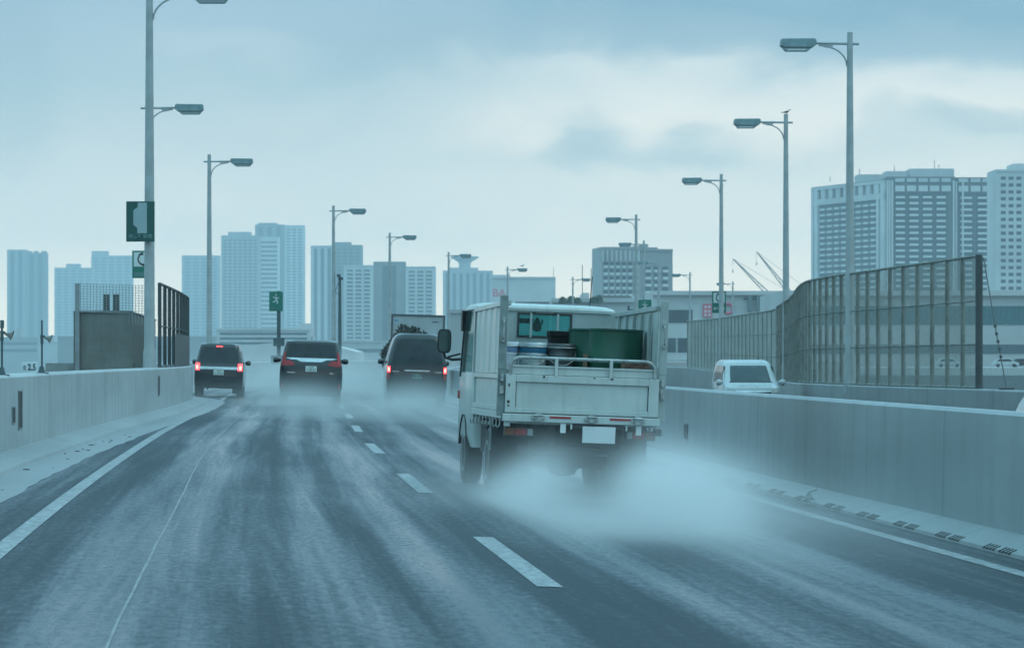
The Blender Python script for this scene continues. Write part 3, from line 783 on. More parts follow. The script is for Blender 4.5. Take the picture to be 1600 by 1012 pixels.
def facade(root, p0, p1, ztop, zbot, wall, style, fl=3.0, bay=6.0, o0=None, margin=1.5, tops=2.0):
    """windows and balconies on a facade running from p0 to p1 (plan points, left to right as seen)"""
    d = Vector((p1[0] - p0[0], p1[1] - p0[1], 0)); L = d.length; ang = math.atan2(d.y, d.x)
    rw = .03 if wall.name in ('facade_11',) else .15
    M = Matrix.Translation(Vector((p0[0], p0[1], 0)) - o0) @ Matrix.Rotation(ang, 4, 'Z')
    nb = max(1, int((L - 2 * margin) / bay)); bw = (L - 2 * margin) / nb
    nf = int((ztop - tops - zbot) / fl)
    if style == 'balcony':
        rec, par, slab = [], [], []
        for f in range(nf):
            z = ztop - tops - (f + 1) * fl
            for i in range(nb):
                x = margin + i * bw
                rec.append((x + bw * rw, x + bw * (1 - rw), -.08, .3, z + fl * (.04 + rw), z + fl * (.98 - rw)))
                par.append((x + bw * (.16 + rw * .2), x + bw * (.84 - rw * .2), -1.1, -.08, z + fl * .0, z + fl * .36))
        reps(root, 'window', rec, M_BREC if wall.name != 'facade_11' else mat('slate_recess', (.022, .042, .055), .5, var=.35, vscale=.12), M); reps(root, 'balcony', par, wall if wall.name not in ('facade_11', 'facade_32', 'facade_26') else bmat(.62), M)
    elif style == 'grid':
        win = []
        for f in range(nf):
            z = ztop - tops - (f + 1) * fl
            for i in range(nb):
                x = margin + i * bw
                win.append((x + bw * .18, x + bw * .82, -.06, .3, z + fl * .3, z + fl * .78))
        reps(root, 'window', win, M_BGLASS, M)
    elif style == 'bands':
        win = [(margin, L - margin, -.08, .3, ztop - tops - (f + 1) * fl + fl * .3, ztop - tops - (f + 1) * fl + fl * .75) for f in range(nf)]
        reps(root, 'window', win, M_BGLASS, M)
    elif style == 'columns':
        win = [(margin + i * bw + bw * .25, margin + i * bw + bw * .75, -.08, .3, zbot, ztop - tops) for i in range(nb)]
        reps(root, 'window', win, M_BREC, M)
def building(name, label, x0, x1, ytop, D0, D1=None, wall=.4, style='grid', fl=3.0, bay=6.0, depth=28, extra=(), cat='building', margin=1.5, tops=2.0, group='high-rises on the skyline', side=None):
    if D0 >= 2200: D0 *= 1.22; D1 = D1 and D1 * 1.22; fl *= 1.22; bay *= 1.22
    D1 = D1 or D0; Dm = (D0 + D1) / 2
    p0, p1 = (XP(x0, D0), D0), (XP(x1, D1), D1); zt = ZP(ytop, min(D0, D1)); zb = -12.0
    root = empty(name, ((p0[0] + p1[0]) / 2, Dm, zb), 0, 0, label, cat, group); o0 = Vector(root.location)
    n = Vector((-(p1[1] - p0[1]), p1[0] - p0[0], 0)).normalized() * depth
    wl = bmat(wall); b = MB()
    pts = [Vector((*p0, 0)), Vector((*p1, 0)), Vector((*p1, 0)) + n, Vector((*p0, 0)) + n]
    b.prism([(p.x - o0.x, p.y - o0.y) for p in pts], zb - o0.z, zt - o0.z, 'z')
    b.build('walls', wl, root)
    facade(root, p0, p1, zt, 0, wl, style, fl, bay, o0, margin, tops)
    # roof edge
    b = MB(); b.prism([((p.x - o0.x) * 1.0, p.y - o0.y) for p in (pts[0] - n * .02, pts[1] - n * .02, pts[2], pts[3])], zt - o0.z + .003, zt - o0.z + .9, 'z'); b.build('roof_parapet', wl, root)
    for e in extra:      # penthouses etc: (x0,x1,ytop,name,wall)
        D = Dm; xa, xb = XP(e[0], D) - o0.x, XP(e[1], D) - o0.x
        MB().box(xa, xb, 3, depth - 4, zt - o0.z + .91, ZP(e[2], D) - o0.z).build(e[3] if len(e) > 3 else 'penthouse', bmat(e[4] if len(e) > 4 else wall), root)
    return root, o0, wl

# left cluster, far and hazy
building('apartment_tower', 'slate blue twin-slab tower at the far left of the skyline', 11, 40, 391, 4000, wall=.28, style='columns', bay=9, extra=())
building('apartment_tower', 'dark tower with a toothed roof edge, just right of the leftmost slab', 40.5, 71.5, 396, 4000, wall=.2, style='columns', bay=7, extra=[(43, 47, 392), (52, 57, 392), (64, 70, 392)])
building('apartment_tower', 'hazy stepped block left of the netted enclosure', 85, 145, 419, 4600, wall=.3, style='grid', bay=9, fl=4, extra=[(103, 124, 412)])
building('apartment_tower', 'pale hazy tower rising behind the netted enclosure', 142.5, 206, 400, 5100, wall=.33, style='grid', bay=10, fl=4.5, extra=[(143, 168, 392)])
building('apartment_tower', 'hazy slab tower above the leftmost minivan', 284, 342.5, 400, 4300, wall=.3, style='grid', bay=9, fl=4)
building('apartment_tower', 'wide tower with white balcony bands, in front of the tallest tower', 345.5, 405, 369, 3300, wall=.36, style='grid', bay=4.2, fl=3.1, extra=[(356, 391, 362)], tops=3)
building('apartment_tower', 'white banded wing of the wide tower, left of the tallest tower', 405.5, 435, 371, 3310, wall=.62, style='bands', fl=4.2, tops=3)
building('apartment_tower', 'tallest tower of the left skyline, left half', 398.5, 444, 352, 3700, wall=.24, style='columns', bay=8, extra=[(403, 432, 348)])
building('apartment_tower', 'tallest tower of the left skyline, pale right half with a ledge', 444.5, 475, 353, 3690, wall=.5, style='grid', bay=4.5, fl=3.1, tops=3, extra=())
building('apartment_tower', 'tower with white stripes at the top, left of the lamp', 485.5, 522, 385, 3000, wall=.46, style='columns', bay=5.2)
building('apartment_tower', 'dark slab with a stepped roof behind the balconied blocks', 522.5, 565.5, 384, 3010, wall=.18, style='grid', bay=5, extra=[(522, 548, 378)])
building('apartment_block', 'white balconied block right of the camera pole', 537, 583, 416, 2200, wall=.55, style='balcony', fl=2.45, bay=4.7)
building('apartment_block', 'plain dark middle slab between two white balconied blocks', 583.5, 633, 410.5, 2210, wall=.22, style='columns', bay=9, extra=[(588, 600, 409), (617, 632, 410)])
building('apartment_block', 'white balconied block behind the high box truck', 633.5, 680, 418, 2205, wall=.55, style='balcony', fl=2.45, bay=4.7, extra=[(640, 676, 416)])
b8, o8, w8 = building('apartment_tower', 'tower with a flared disc on its roof, left of the white hall', 692, 770, 424, 3200, wall=.34, style='columns', bay=6, extra=[(700, 747, 418)])
b = MB(); cx = XP(726, 3904) - o8.x; zz = ZP(418, 3904) - o8.z
b.lathe([(6.5, 0), (6.5, 5.2), (8.5, 7.2), (15.5, 11.3), (15.5, 12.5), (0, 12.6)], (cx, 12, zz), 24); b.build('roof_disc', w8, b8)

b9, o9, w9 = building('warehouse', 'plain white hall with pink letters behind the truck left gate', 768, 868, 435, 1900, wall=.52, style='none', extra=[(817, 836, 432), (768, 797, 429)], tops=3)
m_pink = mat('pink_sign', (.62, .10, .16), .5)
tx = text('B', 5.6, b9, (XP(774, 1900) - o9.x, -.12, ZP(458, 1900) - o9.z), m_pink, sx=1.1, bold=.1)
tx = text('A', 5.6, b9, (XP(784.5, 1900) - o9.x, -.12, ZP(458, 1900) - o9.z), m_pink, sx=1.1, bold=.1)
MB().tube([(XP(865, 1900) - o9.x, 3, ZP(434, 1900) - o9.z), (XP(865, 1900) - o9.x, 3, ZP(417, 1900) - o9.z)], .15, 6).build('antenna', M_BREC, b9)

b10, o10, w10 = building('apartment_block', 'mid-rise block with pale columns above the truck cab, left wing', 940, 1000, 389, 1500, 1502, wall=.32, style='balcony', fl=3.0, bay=2.6, extra=[(985, 1000, 384)], tops=5, margin=.4)
b = MB()
for i in range(9): b.box(XP(941 + i * 7, 1500) - o10.x, XP(943.2 + i * 7, 1500) - o10.x, -2.6, -1.5, ZP(408, 1500) - o10.z, ZP(391, 1500) - o10.z)
b.build('pilasters', bmat(.5), b10)
b10b, o, w_ = building('apartment_block', 'mid-rise block with pale columns above the truck cab, right wing', 1000.3, 1051, 392, 1502.5, 1506, wall=.26, style='balcony', fl=3.0, bay=3.2, extra=[(1000.5, 1013, 381), (1013.2, 1028, 386)], tops=6)

# big apartment block, right: two wings
D = 1800
b11, o11, w11 = building('apartment_block', 'big balconied apartment block behind the tallest right lamp, left wing', 1271, 1384.5, 283, 1885, 1800, wall=.11, style='balcony', fl=3.0, bay=8.2, tops=9, extra=[(1342, 1383, 272, 'penthouse', .45)], margin=9)
d11 = Vector((XP(1384.5, 1800) - XP(1271, 1885), -85, 0)); M11 = Matrix.Translation(Vector((XP(1271, 1885), 1885, 0)) - o11) @ Matrix.Rotation(math.atan2(d11.y, d11.x), 4, 'Z'); L11 = d11.length; z11 = ZP(283, 1800)
for a_, b_ in ((0, 2.8), (4.2, 8), (L11 * .54, L11 * .57), (L11 - 9, L11 - 6), (L11 - 4, L11)):
    MB().box(a_, b_, -1.4, -.1, 0, z11 - 1, 0, M11).build('pilaster', bmat(.58), b11)
MB().box(0, L11, -1.3, -.09, z11 - 9, z11 - 6, 0, M11).build('crown_band', bmat(.5), b11)
for i in range(9): MB().box(3 + i * (L11 - 6) / 9, 3 + (i + .55) * (L11 - 6) / 9, -1.2, -.1, z11 - 5.9, z11 - 1.2, 0, M11).build('crown_panel', bmat(.5), b11)
MB().box(0, L11, -1.5, -.09, z11 - 1.1, z11 + .5, 0, M11).build('cornice', bmat(.5), b11)
b11b, o11b, w_ = building('apartment_block', 'big balconied apartment block behind the net screen, middle wing', 1385, 1492, 279, 1800, wall=.11, style='balcony', fl=3.0, bay=5.7, tops=7, extra=[(1386, 1416, 267, 'penthouse', .45), (1423, 1492, 263, 'penthouse', .45)], margin=3.6)
b11c, o11c, w_ = building('apartment_block', 'big balconied apartment block behind the net screen, right wing', 1492.5, 1554, 280, 1803, wall=.11, style='balcony', fl=3.0, bay=6.0, tops=7, margin=1.2)
for rt, oo, xs_, yt in ((b11b, o11b, (1385, 1388.5, 1392.5, 1488.5), 279), (b11c, o11c, (1493.5, 1504), 280)):
    for px in xs_: MB().box(XP(px, D) - oo.x, XP(px + 2.6, D) - oo.x, -1.5, -.1, 0, ZP(yt + 3, D) - oo.z).build('pilaster', bmat(.55), rt)
for rt, oo, xa, xb in ((b11b, o11b, 1397, 1487), (b11c, o11c, 1497, 1553)):
    nb_ = int((xb - xa) / 17)
    for i in range(nb_):
        xl_, xr_ = XP(xa + (xb - xa) * (i + .1) / nb_, D) - oo.x, XP(xa + (xb - xa) * (i + .9) / nb_, D) - oo.x
        zt_ = ZP(280, D) - oo.z
        MB().box(xl_, xr_, -1.2, -.1, zt_ - 6.2, zt_ - 3.3).build('crown_panel', bmat(.55), rt)
        MB().box(xl_, xr_, -1.2, -.1, zt_ - 1.4, zt_ + .4).build('crown_panel', bmat(.5), rt)
b12, o12, w_ = building('apartment_block', 'pale apartment tower with square windows at the right edge', 1556, 1640, 268, 1500, wall=.52, style='grid', fl=2.9, bay=3.1, tops=1.5, extra=[(1585, 1640, 255)])

for rt, oo, DD, lst in ((b11b, o11b, 1800, ((1400, 258), (1463, 249), (1470, 256))), (b11, o11, 1840, ((1346, 262), (1300, 274)))):
    for px, py in lst:
        MB().tube([(XP(px, DD) - oo.x, 8, ZP(282, DD) - oo.z), (XP(px, DD) - oo.x, 8, ZP(py, DD) - oo.z)], .18, 5).build('antenna', M_BREC, rt)
# terminal hall and low buildings
T1, ot1, wt1 = building('terminal_hall', 'long low white hall stretching behind the telephone sign', 1020, 1245, 461, 760, wall=.5, style='none', depth=60, group='low halls beyond the road', extra=())
b = MB(); b.box(XP(1043, 760) - ot1.x, XP(1082, 760) - ot1.x, -.15, .1, ZP(504, 760) - ot1.z, ZP(484, 760) - ot1.z); b.build('dark_opening', M_BGLASS, T1)
for i in range(2):
    b = MB(); b.box(XP(1040 + i * 19, 760) - ot1.x, XP(1056 + i * 19, 760) - ot1.x, -.15, .1, ZP(550, 760) - ot1.z, ZP(528, 760) - ot1.z); b.build('window', M_BGLASS, T1)
for i in range(5):
    x_ = 1168 + i * 13.4
    MB().box(XP(x_, 760) - ot1.x, XP(x_ + 6.5, 760) - ot1.x, -1.5, -.05, ZP(487, 760) - ot1.z, ZP(461.5, 760) - ot1.z).build('duct', mat('duct_grey', (.13, .16, .17), .5), T1)
MB().box(XP(1162, 760) - ot1.x, XP(1232, 760) - ot1.x, -.4, -.05, ZP(468, 760) - ot1.z, ZP(466, 760) - ot1.z).build('pipe', M_BREC, T1)
sg = MB(); sg.box(XP(1099, 758) - ot1.x, XP(1113, 758) - ot1.x, -.5, -.2, ZP(495, 758) - ot1.z, ZP(474.5, 758) - ot1.z)
sg.build('pink_sign', m_pink, T1)
sg = MB()
for (a_, b_) in ((1101, 477), (1107, 477), (1101, 484), (1107, 484), (1101, 490), (1107, 490)):
    sg.box(XP(a_, 758) - ot1.x, XP(a_ + 4, 758) - ot1.x, -.55, -.49, ZP(b_ + 4, 758) - ot1.z, ZP(b_, 758) - ot1.z)
sg.build('sign_marks', mat('sign_marks_white', (.6, .5, .52), .5), T1)
sg = MB(); cxx, czz, rr = XP(1138, 758) - ot1.x, ZP(482, 758) - ot1.z, 1.05
sg.tube([(cxx + rr * math.cos(a), -.4, czz + rr * math.sin(a)) for a in np.linspace(0, 2 * math.pi, 17)], .28, 6); sg.build('round_sign', m_pink, T1)
T2, ot2, wt2 = building('terminal_hall', 'low white hall with roof equipment right above the truck cab', 862, 1018, 472, 800, wall=.46, style='none', depth=50, group='low halls beyond the road',
                        extra=[(911, 921, 457, 'roof_box', .5), (940, 985, 461, 'roof_plant', .16), (988, 992, 462, 'roof_box', .5)])
for i, px in enumerate((911, 925)):
    MB().tube([(XP(px, 800) - ot2.x, 8, ZP(471, 800) - ot2.z), (XP(px, 800) - ot2.x, 8, ZP(412 + i * 6, 800) - ot2.z)], .1, 6).build('mast', M_BREC, T2)
T3, ot3, wt3 = building('office_hall', 'low white building with long glass bands behind the net screen', 1225, 1720, 462, 620, wall=.45, style='none', depth=60, group='low halls beyond the road', extra=())
for (ya, yb, mm) in ((478, 507, mat('teal_glass', (.05, .14, .16), .2)), (538, 552, mat('slate_glass', (.08, .12, .14), .25))):
    MB().box(XP(1232, 620) - ot3.x, XP(1715, 620) - ot3.x, -.12, .1, ZP(yb, 620) - ot3.z, ZP(ya, 620) - ot3.z).build('glass_band', mm, T3)
b = MB()
for i in range(62): b.box(XP(1234 + i * 7.7, 620) - ot3.x, XP(1234.6 + i * 7.7, 620) - ot3.x, -.2, -.11, ZP(507, 620) - ot3.z, ZP(478, 620) - ot3.z)
b.build('mullions', mat('mullion', (.12, .2, .22), .5), T3)
b = MB(); b.box(XP(1225, 520), XP(1760, 520), 520, 530, -12, ZP(586, 520)); o = b.build('low_road_wall', mat('ramp_concrete', (.15, .17, .18), .7, streak=.3))
tag(o, 'dark retaining wall of a lower road beyond the net screen', 'wall')
b = MB(); b.box(XP(1240, 560), XP(1800, 560), 560, 600, -12, ZP(574, 560)); o = b.build('ramp_slab', mat('ramp_pale', (.4, .42, .42), .6)); struct(o)
# left distance
building('parking_deck', 'low striped parking deck behind the exit sign with the running figure', 338, 485, 516, 1500, wall=.48, style='bands', fl=2.0, group='low halls beyond the road', tops=.5, extra=[(470, 484, 505)])
ar = empty('arched_roof_hall', (XP(430, 700), 700, -12), 0, 0, 'hall with a pale rounded roof behind the leftmost two minivans', 'building')
b = MB(); n = 16; xa, xb = XP(345, 700), XP(560, 700)
prof = [(xa - ar.location.x, 0)] + [(xa + (xb - xa) * t_ - ar.location.x, 12 + ZP(552, 700) + 2.2 * math.sin(math.pi * min(1, t_ * 1.0)) ** .7) for t_ in np.linspace(0.02, .98, n)] + [(xb - ar.location.x, 0)]
b.prism(prof, 0, 40, 'y'); b.build('roof', bmat(.55), ar, smooth=False)
building('port_building', 'low hazy port building at the far left under the slate towers', -60, 60, 528, 2600, wall=.3, style='bands', fl=5, group='low halls beyond the road', extra=[(25, 32, 512)])
building('port_building', 'low hazy hall between the far left towers', 60, 120, 535, 2500, wall=.42, style='none', group='low halls beyond the road', extra=[(66, 84, 524)])
building('port_building', 'long low dark hall behind the netted enclosure', 90, 350, 527, 2400, wall=.16, style='none', group='low halls beyond the road')
building('port_building', 'low pale hall behind the high box truck', 480, 720, 535, 1700, wall=.40, style='bands', fl=4, group='low halls beyond the road')
building('port_building', 'low grey hall behind the white gate of the truck', 700, 870, 489, 900, wall=.34, style='none', group='low halls beyond the road', extra=[(805, 868, 471, 'dark_roof', .12)])

# cranes
M_CRANE = mat('crane_lattice', (.30, .30, .30), .5)
def crane(x0, y0, x1, y1, D, label):
    A, B = P(x0, y0, D), P(x1, y1, D); r = empty('crawler_crane', (B.x, D, -12), 0, 0, label, 'crane', 'cranes beyond the low hall'); o0 = Vector(r.location)
    a, b_ = A - o0, B - o0; d = (b_ - a); nrm = Vector((-d.z, 0, d.x)).normalized() * .55
    m = MB(); m.tube([a, b_ + nrm, ], .14, 5); m.tube([a, b_ - nrm], .14, 5)
    for i in range(16):
        t0, t1 = i / 16, (i + 1) / 16
        m.tube([a + d * t0 + nrm * t0 * (1 if i % 2 else -1), a + d * t1 - nrm * t1 * (1 if i % 2 else -1)], .08, 4)
    m.tube([b_ + nrm, b_ + d * .5], .14, 5); m.tube([b_ - nrm, b_ + d * .5], .14, 5)
    m.build('boom', M_CRANE, r)
    h = MB(); h.tube([a, a + Vector((0, 0, -3.0))], .035, 4); h.cbox(a + Vector((0, 0, -3.4)), (.3, .3, .8)); h.build('hook_line', M_CRANE, r)
    g_ = MB(); g_.tube([a, a + Vector((d.x * 1.6, 0, d.z * .95))], .05, 4); g_.build('guy_line', M_CRANE, r)
    f_ = b_ + d * .5
    c_ = MB(); c_.cbox((f_.x + 1.5, 0, 2.0), (6, 3, 2.5)); c_.cbox((f_.x + 1, 0, .4), (7, 4, .8)); c_.tube([f_, (f_.x, 0, 3)], .3, 6); c_.build('cab', M_CRANE, r)
crane(1145, 404, 1201, 460, 950, 'lattice crane boom nearer the slim lamp, left of the two')
crane(1182, 393, 1232, 455, 980, 'lattice crane boom next to the lamp with the gull, right of the two')

# green mounds of roof trees between hall and block
def far_tree(px, D, ytop, wpx, label):
    r = empty('roof_tree', (XP(px, D), D, ZP(473, D)), 0, 0, label, 'tree', 'trees on the hall roof')
    MB().tube([(0, 0, -.2), (0.05, 0, .5)], [.2, .1], 6).build('trunk', mat('bark', (.06, .05, .04), .8), r)
    b = MB(); q = random.Random(px); W = wpx * D / FPX / 2; Hh = ZP(ytop, D) - ZP(473, D)
    for i in range(320):
        a, e_, rr = q.uniform(0, 6.28), q.uniform(-.3, 1.4), q.uniform(.35, 1) ** .5
        c = Vector((math.cos(a) * math.cos(e_) * rr * W, math.sin(a) * math.cos(e_) * rr * W * .6, Hh * .1 + max(-.05, math.sin(e_)) * rr * Hh * .8))
        u = Vector((q.gauss(0, 1), q.gauss(0, 1), q.gauss(0, 1))).normalized() * .28; v = u.orthogonal().normalized() * .22
        b.add([c - u, c - v, c + u, c + v], [(0, 1, 2, 3)])
    b.build('crown', mat('far_foliage', (.06, .10, .06), .8, var=.5, vscale=1.5), r)
for px, yt, wp in ((879, 463, 12), (893, 461, 14), (903, 464, 10), (928, 463, 12), (935, 460, 14)):
    far_tree(px, 796, yt, wp, 'small dark tree on the roofline above the truck cab')

# ------------------------------------------------------------------ vehicles
M_TYRE = mat('tyre_rubber', (0.018, 0.019, 0.02), .6, var=.3, vscale=10)
M_RIM = mat('rim_metal', (.4, .42, .43), .35, metal=.7)
M_BLACKP = mat('black_car_paint', (0.007, 0.013, 0.018), .22, coat=.5, var=.3)
M_WHITEP = mat('white_car_paint', (0.38, 0.43, 0.44), .3, coat=.5, var=.08)
M_TINT = mat('tinted_glass', (0.008, 0.016, 0.021), .12, spec=.45, var=.4, vscale=1.5)
M_CHROME = mat('chrome_trim', (.55, .58, .6), .22, metal=.9)
M_TRIM = mat('black_plastic', (.02, .022, .024), .5)
M_PLATE = mat('licence_plate', (.6, .65, .62), .4, var=.12, vscale=12)
M_PLATED = mat('dark_licence_plate', (.04, .09, .07), .4)
M_PLATETXT = mat('plate_marks', (.2, .3, .27), .5)
M_REDLIT = mat('lit_tail_lamp', (.5, .02, .02), .3, emit=(1.0, .06, .07), emit_s=3.6)
M_REDCORE = mat('lit_tail_core', (.6, .1, .1), .3, emit=(1.0, .16, .12), emit_s=7.5)
M_REDOFF = mat('red_lamp', (.34, .014, .018), .25, var=.2)
M_ORANGE = mat('orange_lamp', (.22, .06, .012), .4)
M_CLEARL = mat('clear_lamp', (.30, .34, .34), .2)

class Shell:
    """van body lofted upwards: levels (z, half width, y_rear, y_front, corner radius)"""
    def __init__(s, lv, bow=.05): s.lv = lv; s.bow = bow
    def at(s, z):
        lv = s.lv; zs = [l[0] for l in lv]
        return [float(np.interp(z, zs, [l[i] for l in lv])) for i in range(1, 5)]
    def rear(s, x, z):
        hw, yr, yf, rr = s.at(z); ax = abs(x); y = yr + s.bow * (x / hw) ** 2
        if ax > hw - rr:
            q = min(1, (ax - (hw - rr)) / rr); y += rr * (1 - math.sqrt(max(0, 1 - q * q)))
        return y
    def front(s, x, z):
        hw, yr, yf, rr = s.at(z); ax = abs(x); y = yf - 2.2 * s.bow * (x / hw) ** 2
        if ax > hw - rr:
            q = min(1, (ax - (hw - rr)) / rr); y -= rr * (1 - math.sqrt(max(0, 1 - q * q)))
        return y
    def body(s, m, parent, name='body'):
        rings = []
        for z, hw, yr, yf, rr in s.lv:
            pts = []
            xs = [hw * math.sin(t_) for t_ in np.linspace(-math.pi / 2, math.pi / 2, 21)]
            for x in xs: pts.append((x, s.rear(x, z) if abs(x) < hw * .999 else s.rear(hw * .9999 * (1 if x > 0 else -1), z), z))
            for x in reversed(xs): pts.append((x, s.front(x, z) if abs(x) < hw * .999 else s.front(hw * .9999 * (1 if x > 0 else -1), z), z))
            rings.append(pts)
        b = MB(); b.loft(rings); return b.build(name, m, parent, smooth=True)
    def patch(s, face, q4, m, parent, name, proud=.006, n=8, thick=.02):
        """q4: four corners (u,z): bottom-left, bottom-right, top-right, top-left"""
        def pt(i, j, k):
            (a, b_, c, d) = q4
            u = (a[0] * (1 - i) + b_[0] * i) * (1 - j) + (d[0] * (1 - i) + c[0] * i) * j
            z = (a[1] * (1 - i) + b_[1] * i) * (1 - j) + (d[1] * (1 - i) + c[1] * i) * j
            if face == 'rear': return Vector((u, s.rear(u, z) - k, z))
            if face == 'front': return Vector((u, s.front(u, z) + k, z))
            hw = s.at(z)[0]; sg = -1 if face == 'left' else 1
            return Vector((sg * (hw + k), u, z))
        b = MB(); b.grid(lambda i, j: pt(i, j, proud), n, n); b.grid(lambda i, j: pt(i, j, proud - thick), n, n)
        k = (n + 1) ** 2
        bd = [i for i in range(n)] + [(j + 1) * (n + 1) - 1 for j in range(n)] + [n * (n + 1) + n - i for i in range(n)] + [(n - j) * (n + 1) for j in range(n)]
        for a, c in zip(bd, bd[1:] + bd[:1]): b.f.append((a, c, c + k, a + k)); b.mi.append(0)
        return b.build(name, m, parent, smooth=True)

def wheel(parent, x, y, r_, w_=.2, rim=M_RIM):
    t_ = MB(); n = 24
    prof = [(-w_ / 2, r_ * .62), (-w_ / 2, r_ * .93), (-w_ * .38, r_), (w_ * .38, r_), (w_ / 2, r_ * .93), (w_ / 2, r_ * .62)]
    rings = [[(x + px, y + rr * math.cos(a), r_ + rr * math.sin(a)) for a in np.linspace(0, 2 * math.pi, n, endpoint=False)] for px, rr in prof]
    t_.loft(rings, cap=True)
    o = t_.build('wheel', M_TYRE, parent, smooth=True)
    sg = 1 if x > 0 else -1
    rm = MB(); rings = [[(x + sg * px, y + rr * math.cos(a), r_ + rr * math.sin(a)) for a in np.linspace(0, 2 * math.pi, n, endpoint=False)] for px, rr in ((w_ / 2 - .03, r_ * .6), (w_ / 2 + .004, r_ * .61), (w_ / 2 + .002, r_ * .52), (w_ / 2 - .035, r_ * .3), (w_ / 2 - .01, r_ * .12))]
    rm.loft(rings); rm.build('rim', rim, o, smooth=True)
def side_windows(sh, root, y0, y1, z0, z1, m=M_TINT, n=3):
    L_ = (y1 - y0) / n
    for fc in ('left', 'right'):
        for i in range(n):
            a, b_ = y0 + i * L_ + .04, y0 + (i + 1) * L_ - .04
            sh.patch(fc, [(a, z0), (b_, z0), (b_ - (.25 if i == n - 1 else 0), z1), (a + (.05 if i == 0 else 0), z1)], m, root, 'side_window', n=4)
def mirrors(sh, root, y, z, m, w_=.2):
    hw = sh.at(z)[0]
    for sg in (-1, 1):
        b = MB(); b.loft([[(sg * (hw + .02 + t_ * w_), y + .08 * c_ * math.cos(a), z + .085 * c_ * math.sin(a)) for a in np.linspace(0, 2 * math.pi, 12, endpoint=False)] for t_, c_ in ((0, .3), (.25, .8), (.5, 1), (.8, 1), (.97, .7), (1, .3))])
        b.build('side_mirror', m, root, smooth=True)
def plate(sh, root, z, w_=.33, h=.165, m=M_PLATE, x=0):
    y = sh.rear(x, z) - .02
    o = MB().box(x - w_ / 2, x + w_ / 2, y, y + .015, z - h / 2, z + h / 2).build('licence_plate', m, root, bevel=.004)
    b = MB()
    b.box(x - w_ * .2, x + w_ * .2, y - .003, y + .002, z + h * .18, z + h * .34)
    for i, xx in enumerate((-.36, -.14, -.02, .16, .30)): b.box(x + w_ * xx, x + w_ * (xx + .09), y - .003, y + .002, z - h * .36, z + h * (.06 if i else -.05))
    b.build('plate_marks', M_PLATETXT, o)

# A: leftmost minivan
def vehicle_root(name, xpx, D, zr, label, hd, cat):
    return empty(name, (XP(xpx, D), D, zr), hd, -math.atan(BANK), label, cat)
Dv = 115.5
v1 = vehicle_root('minivan', 340.5, Dv, BANK * -3.6, 'leftmost black minivan by the left wall with brake lights on', .052, 'minivan')
sh = Shell([(.28, .74, .10, 4.0, .12), (.34, .78, .02, 4.1, .14), (.55, .795, 0, 4.18, .14), (.85, .79, 0, 4.15, .14), (.98, .78, .02, 4.0, .13), (1.08, .765, .05, 3.3, .12), (1.4, .69, .16, 2.9, .12), (1.62, .64, .24, 2.5, .12), (1.70, .615, .28, 2.3, .13), (1.745, .54, .36, 2.1, .2)])
sh.body(M_BLACKP, v1)
sh.patch('rear', [(-.66, 1.10), (.66, 1.10), (.58, 1.62), (-.58, 1.62)], M_TINT, v1, 'rear_window')
sh.patch('rear', [(-.62, .90), (.62, .90), (.64, .985), (-.64, .985)], M_CHROME, v1, 'garnish', .012)
for sg in (-1, 1):
    a, b_ = sorted((sg * .62, sg * .76)); l_ = sh.patch('rear', [(a, .86), (b_, .86), (b_, 1.10), (a, 1.10)], M_REDLIT, v1, 'tail_lamp', .022)
    a, b_ = sorted((sg * .67, sg * .735)); sh.patch('rear', [(a, .90), (b_, .90), (b_, 1.02), (a, 1.02)], M_REDCORE, l_, 'bulb', .03, 4)
sh.patch('rear', [(-.10, 1.63), (.10, 1.63), (.10, 1.665), (-.10, 1.665)], M_REDLIT, v1, 'high_brake_light', .02, 4)
plate(sh, v1, .80)
sh.patch('rear', [(-.72, .32), (.72, .32), (.72, .48), (-.72, .48)], M_TRIM, v1, 'bumper', .03)
side_windows(sh, v1, .4, 2.7, 1.1, 1.5); mirrors(sh, v1, 2.9, 1.12, M_BLACKP)
for x in (-.68, .68):
    for y in (.75, 3.3): wheel(v1, x, y, .31, .2)
MB().box(.45, .72, .25, .5, .12, .34).build('mud_guard', M_TRIM, v1)
MB().tube([(-.35, .1, .26), (-.35, .3, .26)], .03, 8).build('exhaust', M_TRIM, v1)

# B: middle minivan
Dv = 104
v2 = vehicle_root('minivan', 484.5, Dv, BANK * -1.0, 'middle black minivan with a wide chrome strip and unlit red tail lamps', .062, 'minivan')
sh = Shell([(.24, .82, .12, 4.6, .14), (.30, .89, .03, 4.75, .16), (.55, .92, 0, 4.85, .16), (.95, .92, 0, 4.85, .16), (1.12, .905, .01, 4.7, .15), (1.22, .885, .03, 3.8, .14), (1.5, .82, .10, 3.3, .13), (1.72, .775, .17, 2.9, .13), (1.82, .745, .20, 2.6, .14), (1.875, .66, .30, 2.3, .2)])
sh.body(M_BLACKP, v2)
sh.patch('rear', [(-.74, 1.36), (.74, 1.36), (.68, 1.76), (-.68, 1.76)], M_TINT, v2, 'rear_window')
sh.patch('rear', [(-.60, 1.30), (.60, 1.30), (.76, 1.345), (-.76, 1.345)], M_CHROME, v2, 'chrome_strip', .014)
sh.patch('rear', [(-.30, 1.235), (.30, 1.235), (.46, 1.302), (-.46, 1.302)], M_CHROME, v2, 'plate_garnish', .018)
